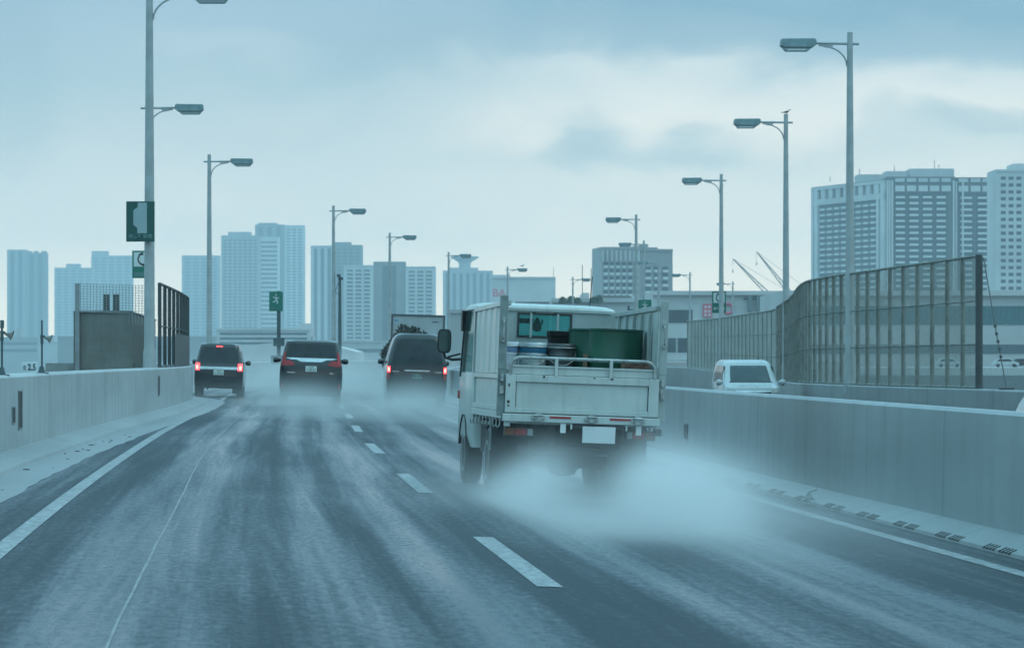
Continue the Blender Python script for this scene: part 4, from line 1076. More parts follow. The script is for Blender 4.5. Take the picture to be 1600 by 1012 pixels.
for sg in (-1, 1):
    a, b_ = (sg * .76, sg * .885)
    q4 = [(a, 1.12), (b_, 1.12), (sg * .80, 1.52), (sg * .745, 1.52)] if sg > 0 else [(b_, 1.12), (a, 1.12), (sg * .745, 1.52), (sg * .80, 1.52)]
    sh.patch('rear', q4, M_REDOFF, v2, 'tail_lamp', .016)
    a, b_ = (sg * .46, sg * .80)
    q4 = [(a, 1.14), (b_, 1.10), (b_, 1.27), (sg * .60, 1.27)] if sg > 0 else [(b_, 1.10), (a, 1.14), (sg * .60, 1.27), (b_, 1.27)]
    sh.patch('rear', q4, M_REDOFF, v2, 'tail_lamp', .02)
    a, b_ = sorted((sg * .80, sg * .86)); sh.patch('rear', [(a, .44), (b_, .44), (b_, .60), (a, .60)], M_REDOFF, v2, 'reflector', .012, 4)
plate(sh, v2, 1.03)
b = MB(); b.box(-.70, -.47, sh.rear(.6, .92) - .012, .05, .90, .93); b.build('badge', M_CHROME, v2)
b = MB(); b.box(.55, .65, sh.rear(.6, .92) - .012, .05, .89, .93); b.build('badge', M_CHROME, v2)
sh.patch('rear', [(-.84, .28), (.84, .28), (.86, .42), (-.86, .42)], M_TRIM, v2, 'bumper', .02)
side_windows(sh, v2, .4, 3.2, 1.3, 1.68); mirrors(sh, v2, 3.3, 1.27, M_BLACKP, .24)
for x in (-.78, .78):
    for y in (.9, 3.8): wheel(v2, x, y, .34, .23)
MB().tube([(0, .6, 1.87), (0, .64, 1.98)], .012, 6).build('antenna', M_TRIM, v2)

# C: high van
Dv = 109
v3 = vehicle_root('high_roof_van', 650, Dv, BANK * 2.1, 'tall black van with rounded roof and lit brake lights, ahead of the small truck', .055, 'van')
sh = Shell([(.22, .84, .12, 4.9, .12), (.28, .90, .03, 5.1, .13), (.5, .925, 0, 5.2, .13), (1.0, .93, 0, 5.2, .13), (1.2, .92, .01, 5.0, .13), (1.5, .86, .05, 4.6, .13), (1.8, .79, .11, 4.1, .13), (2.0, .73, .17, 3.7, .15), (2.12, .66, .24, 3.4, .18), (2.19, .55, .36, 3.2, .25)], .06)
sh.body(M_BLACKP, v3)
sh.patch('rear', [(-.80, 1.22), (.80, 1.22), (.62, 2.02), (-.62, 2.02)], M_TINT, v3, 'rear_window')
for sg in (-1, 1):
    a, b_ = sorted((sg * .82, sg * .91)); l_ = sh.patch('rear', [(a, .98), (b_, .98), (b_, 1.17), (a, 1.17)], M_REDLIT, v3, 'tail_lamp', .022)
    a2, b2 = sorted((sg * .84, sg * .89)); sh.patch('rear', [(a2, 1.02), (b2, 1.02), (b2, 1.13), (a2, 1.13)], M_REDCORE, l_, 'bulb', .03, 4)
    sh.patch('rear', [(a, .78), (b_, .78), (b_, .975), (a, .975)], M_REDOFF, v3, 'lamp_lower', .02)
    a, b_ = sorted((sg * .55, sg * .76)); sh.patch('rear', [(a, 1.005), (b_, 1.005), (b_, 1.025), (a, 1.025)], M_CHROME, v3, 'trim_strip', .014, 4)
sh.patch('rear', [(-.38, 1.03), (.38, 1.03), (.38, 1.07), (-.38, 1.07)], M_CHROME, v3, 'chrome_handle', .03)
plate(sh, v3, .87, m=M_PLATED)
sh.patch('rear', [(-.9, .26), (.9, .26), (.9, .50), (-.9, .50)], M_TRIM, v3, 'bumper', .03)
side_windows(sh, v3, .5, 4.2, 1.25, 1.75); mirrors(sh, v3, 4.3, 1.30, M_BLACKP, .22)
for x in (-.80, .80):
    for y in (1.0, 4.0): wheel(v3, x, y, .34, .2)

# D: high box truck far ahead
Dv = 150
v4 = vehicle_root('box_truck', 650, Dv, BANK * 3.4, 'pale box truck with a framed rear door, far ahead of the black high van', .02, 'truck')
Wd, zb_, zt_ = 1.13, 1.0, ZP(492, Dv) + .1
m_alu = mat('aluminium_door', (.36, .40, .41), .4, metal=.1, var=.12, vscale=1)
m_frm = mat('truck_frame_dark', (.08, .09, .10), .5)
MB().box(-Wd, Wd, .03, 6.2, zb_, zt_).build('cargo_box', m_alu, v4)
b = MB(); b.box(-Wd - .01, -Wd + .07, -.05, .029, zb_, zt_ + .02).box(Wd - .07, Wd + .01, -.05, .029, zb_, zt_ + .02).box(-Wd + .07, Wd - .07, -.05, .029, zt_ - .06, zt_ + .02).box(-Wd + .07, Wd - .07, -.05, .029, zb_, zb_ + .1)
b.build('rear_frame', m_frm, v4)
MB().box(-Wd + .072, -.01, -.02, .028, zb_ + .1, zt_ - .06).build('door', m_alu, v4); MB().box(.01, Wd - .072, -.02, .028, zb_ + .1, zt_ - .06).build('door', m_alu, v4)
MB().box(-1.0, -.85, -.026, -.021, zt_ - .28, zt_ - .22).build('sticker', mat('sticker_blue', (.05, .25, .4), .5), v4)
MB().box(.60, .86, -.026, -.021, zt_ - .30, zt_ - .25).build('sticker', m_frm, v4)
MB().box(-.95, .95, .1, 6.5, .55, .98).build('chassis', m_frm, v4)
MB().box(-1.05, 1.05, 6.35, 8.0, .5, 2.5).build('cab', M_WHITEP, v4, bevel=.1)
for x in (-.85, .85):
    for y in (1.6, 7.0): wheel(v4, x, y, .42, .35)
# E: loaded truck between, piled with scrub
Dv = 126
v5 = vehicle_root('loaded_truck', 640, Dv, BANK * 2.6, 'dark truck piled with brushwood, just behind the box truck and ahead of the high van', .04, 'truck')
MB().box(-.92, .92, 0, 3.4, .8, 1.0).build('bed', m_frm, v5)
b = MB(); b.box(-.95, -.9, 0, 3.4, 1.0, 1.45).box(.9, .95, 0, 3.4, 1.0, 1.45).box(-.9, .9, 0, .05, 1.0, 1.45); b.build('side_boards', m_frm, v5)
MB().box(-.9, .9, 3.5, 5.0, .4, 2.0).build('cab', m_frm, v5, bevel=.1)
MB().box(-.5, .5, .1, 3.6, .5, .8).build('chassis', m_frm, v5)
b = MB(); mir = MB().box(-1.12, -.98, 3.9, 4.0, 1.5, 1.62).box(-1.0, -.85, 3.93, 3.97, 1.55, 1.58); mir.build('side_mirror', M_CHROME, v5)
for x in (-.75, .75):
    for y in (.9, 4.2): wheel(v5, x, y, .36, .22)
ld = MB(); q = random.Random(9)
hl = [(-.95, 1.75), (-.8, 1.9), (-.55, 2.25), (-.35, 2.62), (-.2, 2.72), (0, 2.60), (.2, 2.62), (.38, 2.5), (.5, 2.3), (.6, 2.4), (.75, 2.3), (.85, 1.9)]
for i in range(2600):
    x = q.uniform(-.97, .85); zt2 = float(np.interp(x, [p[0] for p in hl], [p[1] for p in hl])) + q.uniform(-.04, .05); y = q.uniform(.05, 3.2)
    z = 1.05 + (zt2 - 1.05) * q.random() ** .45 * (1 - .1 * abs(y - 1.2))
    c = Vector((x, y, z)); u = Vector((q.gauss(0, 1), q.gauss(0, 1), q.gauss(0, 1))).normalized() * q.uniform(.04, .1); v_ = u.orthogonal().normalized() * q.uniform(.02, .06)
    ld.add([c - u, c - v_, c + u, c + v_], [(0, 1, 2, 3)])
for i in range(60):
    x, y = q.uniform(-.85, .75), q.uniform(.1, 3.0); zt2 = float(np.interp(x, [p[0] for p in hl], [p[1] for p in hl]))
    ld.tube([(x, y, 1.0), (x + q.uniform(-.2, .2), y + q.uniform(-.2, .2), zt2 * q.uniform(.85, .99))], .02, 4)
o = ld.build('brushwood', mat('brushwood_dark', (.03, .035, .03), .85, var=.4, vscale=5), None, fix=False)
o.matrix_world = v5.matrix_basis.copy() if False else Matrix.Translation(v5.location) @ Matrix.Rotation(.04, 4, 'Z')
tag(o, 'dark heap of brushwood piled on the truck bed behind the high van', 'brushwood')

# F: oncoming white car
Dv = 100
v6 = empty('compact_car', (XP(1164, Dv), Dv, BANK * (XP(1164, Dv) - C(Dv))), math.pi + .075, 0, 'white oncoming compact car seen from the front above the median wall', 'car')
# modelled with its rear at y=0 and front at +y; turned round so the front faces the camera
v6.location.y = Dv + 3.4
sh = Shell([(.22, .70, .1, 3.35, .12), (.3, .76, .03, 3.45, .14), (.5, .78, 0, 3.48, .16), (.75, .785, 0, 3.46, .18), (.88, .785, .02, 3.38, .2), (.96, .78, .04, 3.05, .18), (1.02, .775, .06, 2.85, .12), (1.3, .735, .10, 2.5, .12), (1.54, .68, .14, 2.2, .12), (1.62, .64, .2, 2.0, .16), (1.67, .54, .3, 1.8, .2)], .05)
sh.body(M_WHITEP, v6)
M_WSHIELD = mat('windscreen_glass', (.035, .06, .07), .25, var=.15, vscale=2)
sh.patch('front', [(-.745, 1.04), (.745, 1.04), (.65, 1.56), (-.65, 1.56)], M_WSHIELD, v6, 'windscreen')
sh.patch('front', [(-.5, .62), (.5, .62), (.5, .76), (-.5, .76)], M_TRIM, v6, 'grille', .01)
sh.patch('front', [(-.5, .765), (.5, .765), (.5, .80), (-.5, .80)], M_CHROME, v6, 'grille_bar', .015)
sh.patch('front', [(-.45, .36), (.45, .36), (.45, .5), (-.45, .5)], M_TRIM, v6, 'air_intake', .01)
for sg in (-1, 1):
    a, b_ = sorted((sg * .54, sg * .74)); sh.patch('front', [(a, .70), (b_, .74), (b_, .92), (a, .84)] if sg > 0 else [(a, .74), (b_, .70), (b_, .84), (a, .92)], M_CLEARL, v6, 'headlight', .015)
for fc in ('left', 'right'):
    for i, (a, b_) in enumerate(((.5, 1.2), (1.26, 2.2))):
        sh.patch(fc, [(a, 1.05), (b_ + (.25 if i else 0), 1.05), (b_, 1.50), (a + .05, 1.50)], M_TINT, v6, 'side_window', n=4)
mirrors(sh, v6, 2.75, 1.03, M_WHITEP, .19)
sh.patch('front', [(-.62, 1.035), (.62, 1.035), (.60, 1.055), (-.60, 1.055)], M_TRIM, v6, 'wiper_cowl', .012, 4)
for x in (-.68, .68):
    for y in (.6, 2.9): wheel(v6, x, y, .30, .18)

# G: white car entering at the right edge (only its tail shows)
Dv = 40.6
v7 = empty('sedan', (6.50, Dv, BANK * 7.75), math.pi + heading(40), 0, 'white car at the right edge, only its rounded tail and red lamp showing', 'car')
sh = Shell([(.22, .78, .1, 4.3, .15), (.32, .83, .03, 4.4, .2), (.5, .85, 0, 4.45, .25), (.75, .85, .02, 4.42, .28), (.92, .85, .05, 4.2, .28), (1.02, .84, .10, 3.6, .26), (1.12, .81, .2, 3.2, .24), (1.22, .76, .34, 3.05, .2), (1.36, .68, .6, 2.6, .18), (1.46, .60, .9, 2.3, .18)], .06)
sh.body(M_WHITEP, v7)
for sg in (-1, 1):
    a, b_ = sorted((sg * .60, sg * .82)); sh.patch('rear', [(a, .86), (b_, .86), (b_, 1.08), (a, 1.08)], mat('pale_red_lamp', (.5, .10, .12), .25), v7, 'tail_lamp', .012)
sh.patch('rear', [(-.6, 1.2), (.6, 1.2), (.5, 1.42), (-.5, 1.42)], M_TINT, v7, 'rear_window')
for fc in ('left', 'right'): sh.patch(fc, [(1.0, 1.08), (2.9, 1.08), (2.4, 1.36), (1.3, 1.36)], M_TINT, v7, 'side_window', n=4)
for x in (-.75, .75):
    for y in (.85, 3.5): wheel(v7, x, y, .31, .2)

# far cars on the lower road
def far_car(px, py, D, label, m):
    r = empty('parked_car', (XP(px, D), D, ZP(574, 560) ), 0, 0, label, 'car', 'cars beyond the net screen')
    b = MB(); b.prism([(-2.1, .25), (2.1, .25), (2.15, .7), (1.3, .95), (.7, 1.4), (-1.2, 1.4), (-1.8, .95), (-2.15, .8)], 0, 1.7, 'y'); b.build('body', m, r, bevel=.1)
    b = MB(); b.prism([(-1.5, .95), (1.1, .95), (.6, 1.33), (-1.1, 1.33)], -.01, .02, 'y'); b.build('side_window', M_TINT, r)
    for x in (-1.3, 1.3): MB().tube([(x, 0, .3), (x, .2, .3)], .3, 12).build('wheel', M_TYRE, r)
far_car(1483, 571, 575, 'small white car on the lower road, seen through the net', M_WHITEP)
far_car(1572, 571, 575, 'small white car on the lower road, right of the stay cable', M_WHITEP)
far_car(1600, 571, 578, 'small dark car on the lower road at the right edge', M_BLACKP)

# ------------------------------------------------------------------ the small truck
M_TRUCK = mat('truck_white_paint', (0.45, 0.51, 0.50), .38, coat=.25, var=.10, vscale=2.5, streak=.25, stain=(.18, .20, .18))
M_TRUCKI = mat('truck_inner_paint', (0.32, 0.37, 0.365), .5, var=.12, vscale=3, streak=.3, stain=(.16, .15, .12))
M_STEEL = mat('worn_steel', (.34, .38, .38), .4, metal=.5, var=.3, vscale=20, stain=(.12, .06, .03), stain_amt=.5)
M_POSTT = mat('gate_post_grey', (.20, .25, .25), .5, var=.2, vscale=8, stain=(.1, .06, .04), stain_amt=.4)
M_UNDER = mat('underbody_dark', (.022, .025, .028), .7, var=.4, vscale=4)
M_RUST = mat('rusty_sheet', (.14, .075, .05), .8, var=.5, vscale=8)
M_WOODB = mat('brown_plank', (.16, .09, .05), .7, var=.3, vscale=6)
Dt = 36.3
TX, TZ = XP(903.5, Dt), BANK * 1.6 - .0
HD, ROLL = math.atan(.114), R(2.1)
tr = empty('small_truck', (TX, Dt, TZ), HD, ROLL, 'white small truck with high side gates and a railed tailgate, throwing up spray', 'truck')
HW = .79; ZF = .87; BL = 3.15
# bed floor and sub frame
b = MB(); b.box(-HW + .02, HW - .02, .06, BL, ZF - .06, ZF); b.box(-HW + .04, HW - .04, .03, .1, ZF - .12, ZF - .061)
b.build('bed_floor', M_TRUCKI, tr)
b = MB(); b.box(-HW - .02, HW + .02, -.03, .045, ZF - .10, ZF - .02); rs = b.build('rear_sill', M_TRUCK, tr, bevel=.008)
for x in (-.45, .10, .58):
    h_ = MB(); h_.box(x - .07, x + .07, -.055, -.031, ZF - .07, ZF - .035).box(x - .03, x + .03, -.06, -.031, ZF - .09, ZF + .0); h_.tube([(x - .05, -.06, ZF - .03), (x + .05, -.06, ZF - .03)], .014, 8); h_.build('hinge', M_STEEL, rs, bevel=.003)
for x in (-.22, .40):
    MB().box(x - .11, x + .11, -.036, -.0305, ZF - .055, ZF - .035).build('reflector_strip', M_REDOFF, rs)
# tailgate
tg = empty('tailgate'); tg.parent = tr
bpy.data.objects.remove(tg)
zt0, zt1 = ZF - .01, 1.25
b = MB()
b.box(-HW, HW, .0, .035, zt0 + .055, zt1 - .075)                    # recessed board
b.box(-HW, -HW + .105, -.022, .036, zt0, zt1).box(HW - .105, HW, -.022, .036, zt0, zt1)
b.box(-HW + .105, HW - .105, -.022, .036, zt0, zt0 + .055).box(-HW + .105, HW - .105, -.022, .036, zt1 - .075, zt1)
tgo = b.build('tailgate', M_TRUCK, tr, bevel=.006)
# dark strips standing in for shadow along the frame, and chipped paint
for xs in (-HW + .105, HW - .113): MB().box(xs, xs + .008, -.004, -.0005, zt0 + .06, zt1 - .08).build('shadow_strip', M_TRIM, tgo)
q = random.Random(4); b = MB()
for (x, z) in ((-.75, 1.15), (-.745, 1.10), (-.742, 1.06), (-.75, .96), (-.735, .93), (-.74, .99), (-.72, 1.12)):
    w_, h_ = q.uniform(.008, .02), q.uniform(.01, .025); b.box(x - w_, x + w_, -.0045, -.0006, z - h_, z + h_)
for (x, z) in ((-.755, 1.14), (-.758, .97), (-.757, .93), (-.4, 1.235), (.3, 1.24), (.12, 1.238)):
    w_, h_ = q.uniform(.006, .014), q.uniform(.004, .018); b.box(x - w_, x + w_, -.0245, -.0222, z - h_, z + h_)
b.build('paint_chips', mat('chip_rust', (.05, .035, .03), .8), tgo)
# upper slim board + rail
b = MB(); zu = 1.345
b.box(-HW + .06, HW - .06, .012, .036, zt1 + .004, zu)
b.box(-HW + .06, HW - .06, .0, .045, zu - .018, zu + .002); b.build('upper_board', M_TRUCK, tgo, bevel=.004)
b = MB(); rr = .017; zr_ = 1.425
xl0, xr0 = -HW + .045, HW - .045
pts = [(xl0, -.008, zt1 - .01), (xl0, -.008, zr_ - .12)] + [(xl0 + .10 * (1 - math.cos(a)), -.008, zr_ - .10 + .10 * math.sin(a)) for a in np.linspace(.1, math.pi / 2, 7)]
pts += [(xr0 - .10 * (1 - math.cos(a)), -.008, zr_ - .10 + .10 * math.sin(a)) for a in np.linspace(math.pi / 2, .1, 7)] + [(xr0, -.008, zr_ - .12), (xr0, -.008, zt1 - .01)]
b.tube(pts, rr, 12); b.build('rail', M_STEEL, tgo, smooth=True)
for x in (-.275, .29):
    MB().box(x - .016, x + .016, -.026, .008, zt1 - .012, zr_).build('rail_post', M_TRUCK, tgo, bevel=.004)
# corner posts
for sg in (-1, 1):
    b = MB(); xa = sg * (HW - .03) ; x0, x1 = sorted((sg * (HW + .004), sg * (HW + .075)))
    b.box(x0, x1, .03, .11, ZF - .05, 2.05)
    b.box(x0 - .005, x1 + .005, .025, .03, 1.3, 2.05)
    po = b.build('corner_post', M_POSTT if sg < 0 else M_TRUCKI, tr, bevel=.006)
    l_ = MB(); xm = (x0 + x1) / 2
    l_.tube([(xm, .0, 1.60), (xm, -.03, 1.62), (xm, -.03, 1.78), (xm, .0, 1.80)], .008, 8); l_.cbox((xm, .012, 1.59), (.03, .03, .03)); l_.cbox((xm, .012, 1.81), (.03, .03, .03))
    l_.build('latch_handle', M_STEEL, po)
    MB().box(xm - .02, xm + .02, -.01, .024, 1.05, 1.13).build('latch', M_STEEL, po); MB().box(xm - .015, xm + .015, -.02, .024, 1.18, 1.25).build('latch', M_STEEL, po)
# side gates: lower framed board and tall upper board
for sg in (-1, 1):
    xo_, xi_ = sg * HW, sg * (HW - .03)
    def bx(m_, a, b_, y0, y1, z0, z1): m_.box(min(a, b_), max(a, b_), y0, y1, z0, z1)
    lo = MB(); bx(lo, xo_ - sg * .012, xi_, .115, BL, ZF + .05, 1.20)
    bx(lo, xo_ + sg * .012, xi_, .115, .18, ZF, 1.25); bx(lo, xo_ + sg * .012, xi_, BL - .10, BL, ZF, 1.25)
    bx(lo, xo_ + sg * .012, xi_, .18, BL - .10, ZF, ZF + .05); bx(lo, xo_ + sg * .012, xi_, .18, BL - .10, 1.20, 1.25)
    lo.build('side_gate', M_TRUCK, tr, bevel=.005)
    # upper board, fluted outside
    up = MB(); prof = []; y = .12; n = 0
    while y < BL - .02:
        prof += [(y, 0), (y + .30, 0), (y + .36, .016), (y + .50, .016), (y + .56, 0)]; y += .56
    prof = [(min(p[0], BL), p[1]) for p in prof]
    z0, z1r, z1f = 1.255, 2.0, 1.965
    rings = [[(sg * (HW - .004 + h_), yy, z0), (sg * (HW - .004 + h_), yy, z1r + (z1f - z1r) * yy / BL), (sg * (HW - .016 + h_), yy, z1r + (z1f - z1r) * yy / BL), (sg * (HW - .016 + h_), yy, z0)] for yy, h_ in prof]
    up.loft(rings); uo = up.build('upper_side_board', M_TRUCK, tr)
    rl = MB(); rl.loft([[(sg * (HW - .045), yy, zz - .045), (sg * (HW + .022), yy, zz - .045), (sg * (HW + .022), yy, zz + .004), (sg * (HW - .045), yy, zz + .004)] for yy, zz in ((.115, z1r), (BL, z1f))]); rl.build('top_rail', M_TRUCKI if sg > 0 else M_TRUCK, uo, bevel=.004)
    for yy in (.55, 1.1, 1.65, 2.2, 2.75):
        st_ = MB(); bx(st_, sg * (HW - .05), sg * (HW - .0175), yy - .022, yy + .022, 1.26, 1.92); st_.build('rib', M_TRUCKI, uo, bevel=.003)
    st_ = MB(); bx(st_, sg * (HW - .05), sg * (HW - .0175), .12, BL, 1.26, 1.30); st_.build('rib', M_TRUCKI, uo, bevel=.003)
    hk = MB(); 
    sl = MB(); bx(sl, sg * (HW - .03), sg * (HW + .022), .12, BL - .02, ZF - .075, ZF - .004); so = sl.build('side_sill', M_TRUCK, tr, bevel=.005)
    for i in range(9):
        yy = .25 + i * .33; hk = MB(); xx = sg * (HW + .01)
        hk.tube([(xx, yy, ZF - .075), (xx + sg * .01, yy, ZF - .15), (xx + sg * .035, yy, ZF - .17), (xx + sg * .045, yy, ZF - .13)], .009, 6); hk.cbox((xx, yy, ZF - .085), (.03, .06, .03)); hk.build('rope_hook', M_STEEL, so)
# cab
cab = MB(); cy0, cy1 = BL + .08, 4.75; cw = .80; zr0 = 2.03
shc = Shell([(.42, .76, cy0, cy1 - .05, .06), (.55, .80, cy0, cy1, .08), (1.2, .80, cy0, cy1 - .02, .09), (1.25, .795, cy0, cy1 - .05, .09)], .0)
shc.body(M_TRUCK, tr, 'cab_body')
# back panel with the window opening
wx0, wx1, wz0, wz1 = -.30, .27, 1.685, 1.915
bp = MB(); y0, y1 = cy0, cy0 + .04
bp.box(-.785, wx0, y0, y1, 1.25, 1.97).box(wx1, .785, y0, y1, 1.25, 1.97).box(wx0, wx1, y0, y1, 1.25, wz0).box(wx0, wx1, y0, y1, wz1, 1.97)
bp.build('cab_back_panel', M_TRUCKI, tr)
wf = MB(); t_ = .022
wf.box(wx0 - t_, wx0, y0 - .012, y0 - .0005, wz0 - t_, wz1 + t_).box(wx1, wx1 + t_, y0 - .012, y0 - .0005, wz0 - t_, wz1 + t_).box(wx0, wx1, y0 - .012, y0 - .0005, wz0 - t_, wz0).box(wx0, wx1, y0 - .012, y0 - .0005, wz1, wz1 + t_)
wfo = wf.build('rear_window_seal', M_TRIM, tr)
for x in (-.17, .13): MB().box(x - .012, x + .012, y0 - .03, y0 - .013, wz0 - .02, wz1 + .02).build('guard_bar', M_TRUCKI, wfo)
b = MB(); b.box(-.16, -.12, y0 - .02, y0 - .013, wz1 + .005, wz1 + .03).box(.08, .14, y0 - .02, y0 - .013, wz1 + .01, wz1 + .03).box(.2, .25, y0 - .02, y0 - .013, wz1 + .0, wz1 + .02); b.build('seal_clip', M_TRIM, wfo)
MB().box(wx0, wx1, y0 + .015, y0 + .02, wz0, wz1).build('rear_window', clear_mat('cab_glass', (.10, .22, .22), .12), tr)
# roof
rf = Shell([(1.955, .79, cy0 - .02, cy1 - .32, .10), (1.985, .785, cy0 - .025, cy1 - .34, .10), (2.01, .76, cy0 - .01, cy1 - .38, .12), (2.03, .70, cy0 + .05, cy1 - .45, .14), (2.042, .55, cy0 + .15, cy1 - .6, .2)], .0)
rf.body(M_TRUCK, tr, 'cab_roof')
# pillars, side and front glazing
pl = MB()
for sg in (-1, 1):
    pl.loft([[(sg * .80, cy1 - .12, 1.24), (sg * .80, cy1 - .02, 1.24), (sg * .74, cy1 - .02, 1.24), (sg * .74, cy1 - .12, 1.24)], [(sg * .78, cy1 - .42, 1.96), (sg * .78, cy1 - .34, 1.96), (sg * .72, cy1 - .34, 1.96), (sg * .72, cy1 - .42, 1.96)]])
    pl.box(min(sg * .735, sg * .79), max(sg * .735, sg * .79), cy0 + .041, cy0 + .14, 1.24, 1.96)
pl.build('pillars', M_TRUCK, tr)
for sg in (-1, 1):
    g_ = MB(); g_.add([(sg * .787, cy0 + .15, 1.26), (sg * .787, cy1 - .14, 1.26), (sg * .772, cy1 - .42, 1.94), (sg * .772, cy0 + .15, 1.94)], [(0, 1, 2, 3)]); g_.build('side_window', clear_mat('side_glass', (.03, .06, .06), .55), tr)
g_ = MB(); g_.add([(-.75, cy1 - .05, 1.26), (.75, cy1 - .05, 1.26), (.73, cy1 - .36, 1.95), (-.73, cy1 - .36, 1.95)], [(0, 1, 2, 3)]); g_.build('windscreen', clear_mat('cab_glass', (.10, .22, .22), .12), tr)
# inside: mirror, headrests, steering silhouettes
b = MB(); b.loft([[(-.11 + .0, cy1 - .5, 1.83), (.11, cy1 - .5, 1.83), (.11, cy1 - .48, 1.83), (-.11, cy1 - .48, 1.83)], [(-.13, cy1 - .5, 1.89), (.13, cy1 - .5, 1.89), (.13, cy1 - .48, 1.89), (-.13, cy1 - .48, 1.89)]])
o = b.build('inside_mirror', M_TRIM, tr, bevel=.02); o.location.x = -.14
b = MB()
b.loft([[(x_ + .012 * math.cos(a), cy0 + .35 + .03 * math.sin(a) , z_) for a in np.linspace(0, 6.28, 8, endpoint=False)] for x_, z_ in ((.0, 1.82), (.0, 1.87))])
b.lathe([(.02, 1.74), (.05, 1.76), (.055, 1.82), (.03, 1.87), (.012, 1.9)], (.01, cy0 + .9, 0), 12)
b.build('hanging_ornament', M_TRIM, tr)
for x in (.42, -.55):
    b = MB(); b.box(x - .2, x + .2, cy0 + .25, cy0 + .35, 1.25, 1.62).box(x - .12, x + .12, cy0 + .26, cy0 + .33, 1.63, 1.78); b.build('seat', M_UNDER, tr, bevel=.03)
# door edge, visor, mirror on the left; mirror right
b = MB(); b.loft([[(-.825, cy1 - .45, 1.72), (-.79, cy1 - .45, 1.72), (-.79, cy1 - .25, 1.72), (-.825, cy1 - .25, 1.72)], [(-.835, cy1 - .5, 1.95), (-.785, cy1 - .5, 1.95), (-.785, cy1 - .36, 1.95), (-.835, cy1 - .36, 1.95)]])
b.build('door_visor', M_TRIM, tr)
b = MB(); b.loft([[(-.80, cy1 - .22, 1.2), (-.812, cy1 - .22, 1.2), (-.812, cy1 - .16, 1.2), (-.80, cy1 - .16, 1.2)], [(-.785, cy1 - .47, 1.94), (-.80, cy1 - .47, 1.94), (-.80, cy1 - .40, 1.94), (-.785, cy1 - .40, 1.94)]]); b.build('door_trim', M_TRIM, tr)
for sg in (-1, 1):
    mx_ = sg * .985; my = cy1 - .02
    b = MB(); n = 20
    def rr_(w_, h_, y_): return [(mx_ + w_ * math.copysign(abs(math.cos(a)) ** .5, math.cos(a)), y_, 1.60 + h_ * math.copysign(abs(math.sin(a)) ** .5, math.sin(a))) for a in np.linspace(0, 2 * math.pi, n, endpoint=False)]
    b.loft([rr_(.078, .135, my - .01), rr_(.082, .14, my), rr_(.08, .138, my + .03), rr_(.05, .1, my + .06)]); mo = b.build('wing_mirror', M_TRIM, tr, smooth=True)
    b = MB(); b.loft([rr_(.067, .122, my - .012), rr_(.067, .122, my - .016)]); b.build('mirror_glass', mat('mirror_glass', (.10, .15, .15), .06, metal=.9, var=.05), mo)
    b = MB(); b.tube([(mx_ + sg * -.0, my + .02, 1.47), (mx_ - sg * .02, my + .02, 1.41), (mx_ - sg * .1, my, 1.39), (sg * .79, my - .08, 1.40)], .017, 8); b.tube([(mx_ - sg * .05, my + .02, 1.42), (sg * .80, my - .06, 1.46)], .012, 8); b.build('mirror_arm', M_TRIM, mo, smooth=True)
# left marker, lower cab fender
b = MB(); b.box(-.815, -.795, cy1 - .15, cy1 - .05, .95, 1.04); b.build('side_marker', M_REDOFF, tr)
b = MB(); b.tube([(.55, cy0 + .5, 2.03), (.56, cy0 + .42, 2.38)], .005, 5); b.build('aerial', M_TRIM, tr)
# underbody
ub = MB(); ub.box(-.34, -.24, .2, 4.6, .50, .74).box(.24, .34, .2, 4.6, .50, .74).box(-.70, .70, 1.25, 1.45, .28, .40); ub.box(-.12, .12, 1.2, 1.5, .22, .46); ub.box(.40, .75, 1.9, 2.7, .38, .72).box(-.75, -.42, 2.0, 2.6, .40, .70)
for i in range(5): ub.box(-HW + .06, HW - .06, .35 + i * .6, .43 + i * .6, ZF - .14, ZF - .061)
ub.build('chassis', M_UNDER, tr)
sw = MB(); sw.lathe([(.10, 0), (.24, -.01), (.31, .03), (.32, .09), (.31, .15), (.24, .19), (.10, .18)], (.0, 2.3, .46), 28); sw.build('gap_filler_wheel', M_TYRE, tr, smooth=True)  # spare wheel added to block the bright gaps under the bed
MB().box(-.36, .36, 3.0, 3.9, .30, .85).build('gap_filler_block', M_UNDER, tr, bevel=.05)  # block added so no bright road shows beneath the cab
ax = MB(); ax.lathe([(.0, -.17), (.12, -.15), (.19, -.05), (.19, .05), (.12, .15), (0, .17)], (0, 1.35, .36), 20); ax.build('differential', M_UNDER, tr, smooth=True)
MB().box(-.72, .72, 1.7, 1.74, .34, .80).build('gap_filler_board', M_UNDER, tr)  # dark cross plate added to shut out light under the bed
bm_ = MB(); bm_.box(-.62, .62, .20, .26, .44, .52); bm_.box(-.5, -.44, .20, .3, .52, .80).box(.44, .5, .20, .3, .52, .80); bm_.build('under_run_bar', M_UNDER, tr)
for x in (-.17, .58): 
    pass
for x in (-.185, .595):
    MB().box(x - .028, x + .028, -.015, -.005, ZF - .20, ZF - .10).build('white_tag', mat('white_tag', (.6, .64, .63), .5), tr)
for x in (-.10, .47): MB().box(x - .008, x + .008, -.012, -.004, ZF - .16, ZF - .10).build('white_tag', mat('white_tag', (.6, .64, .63), .5), tr)
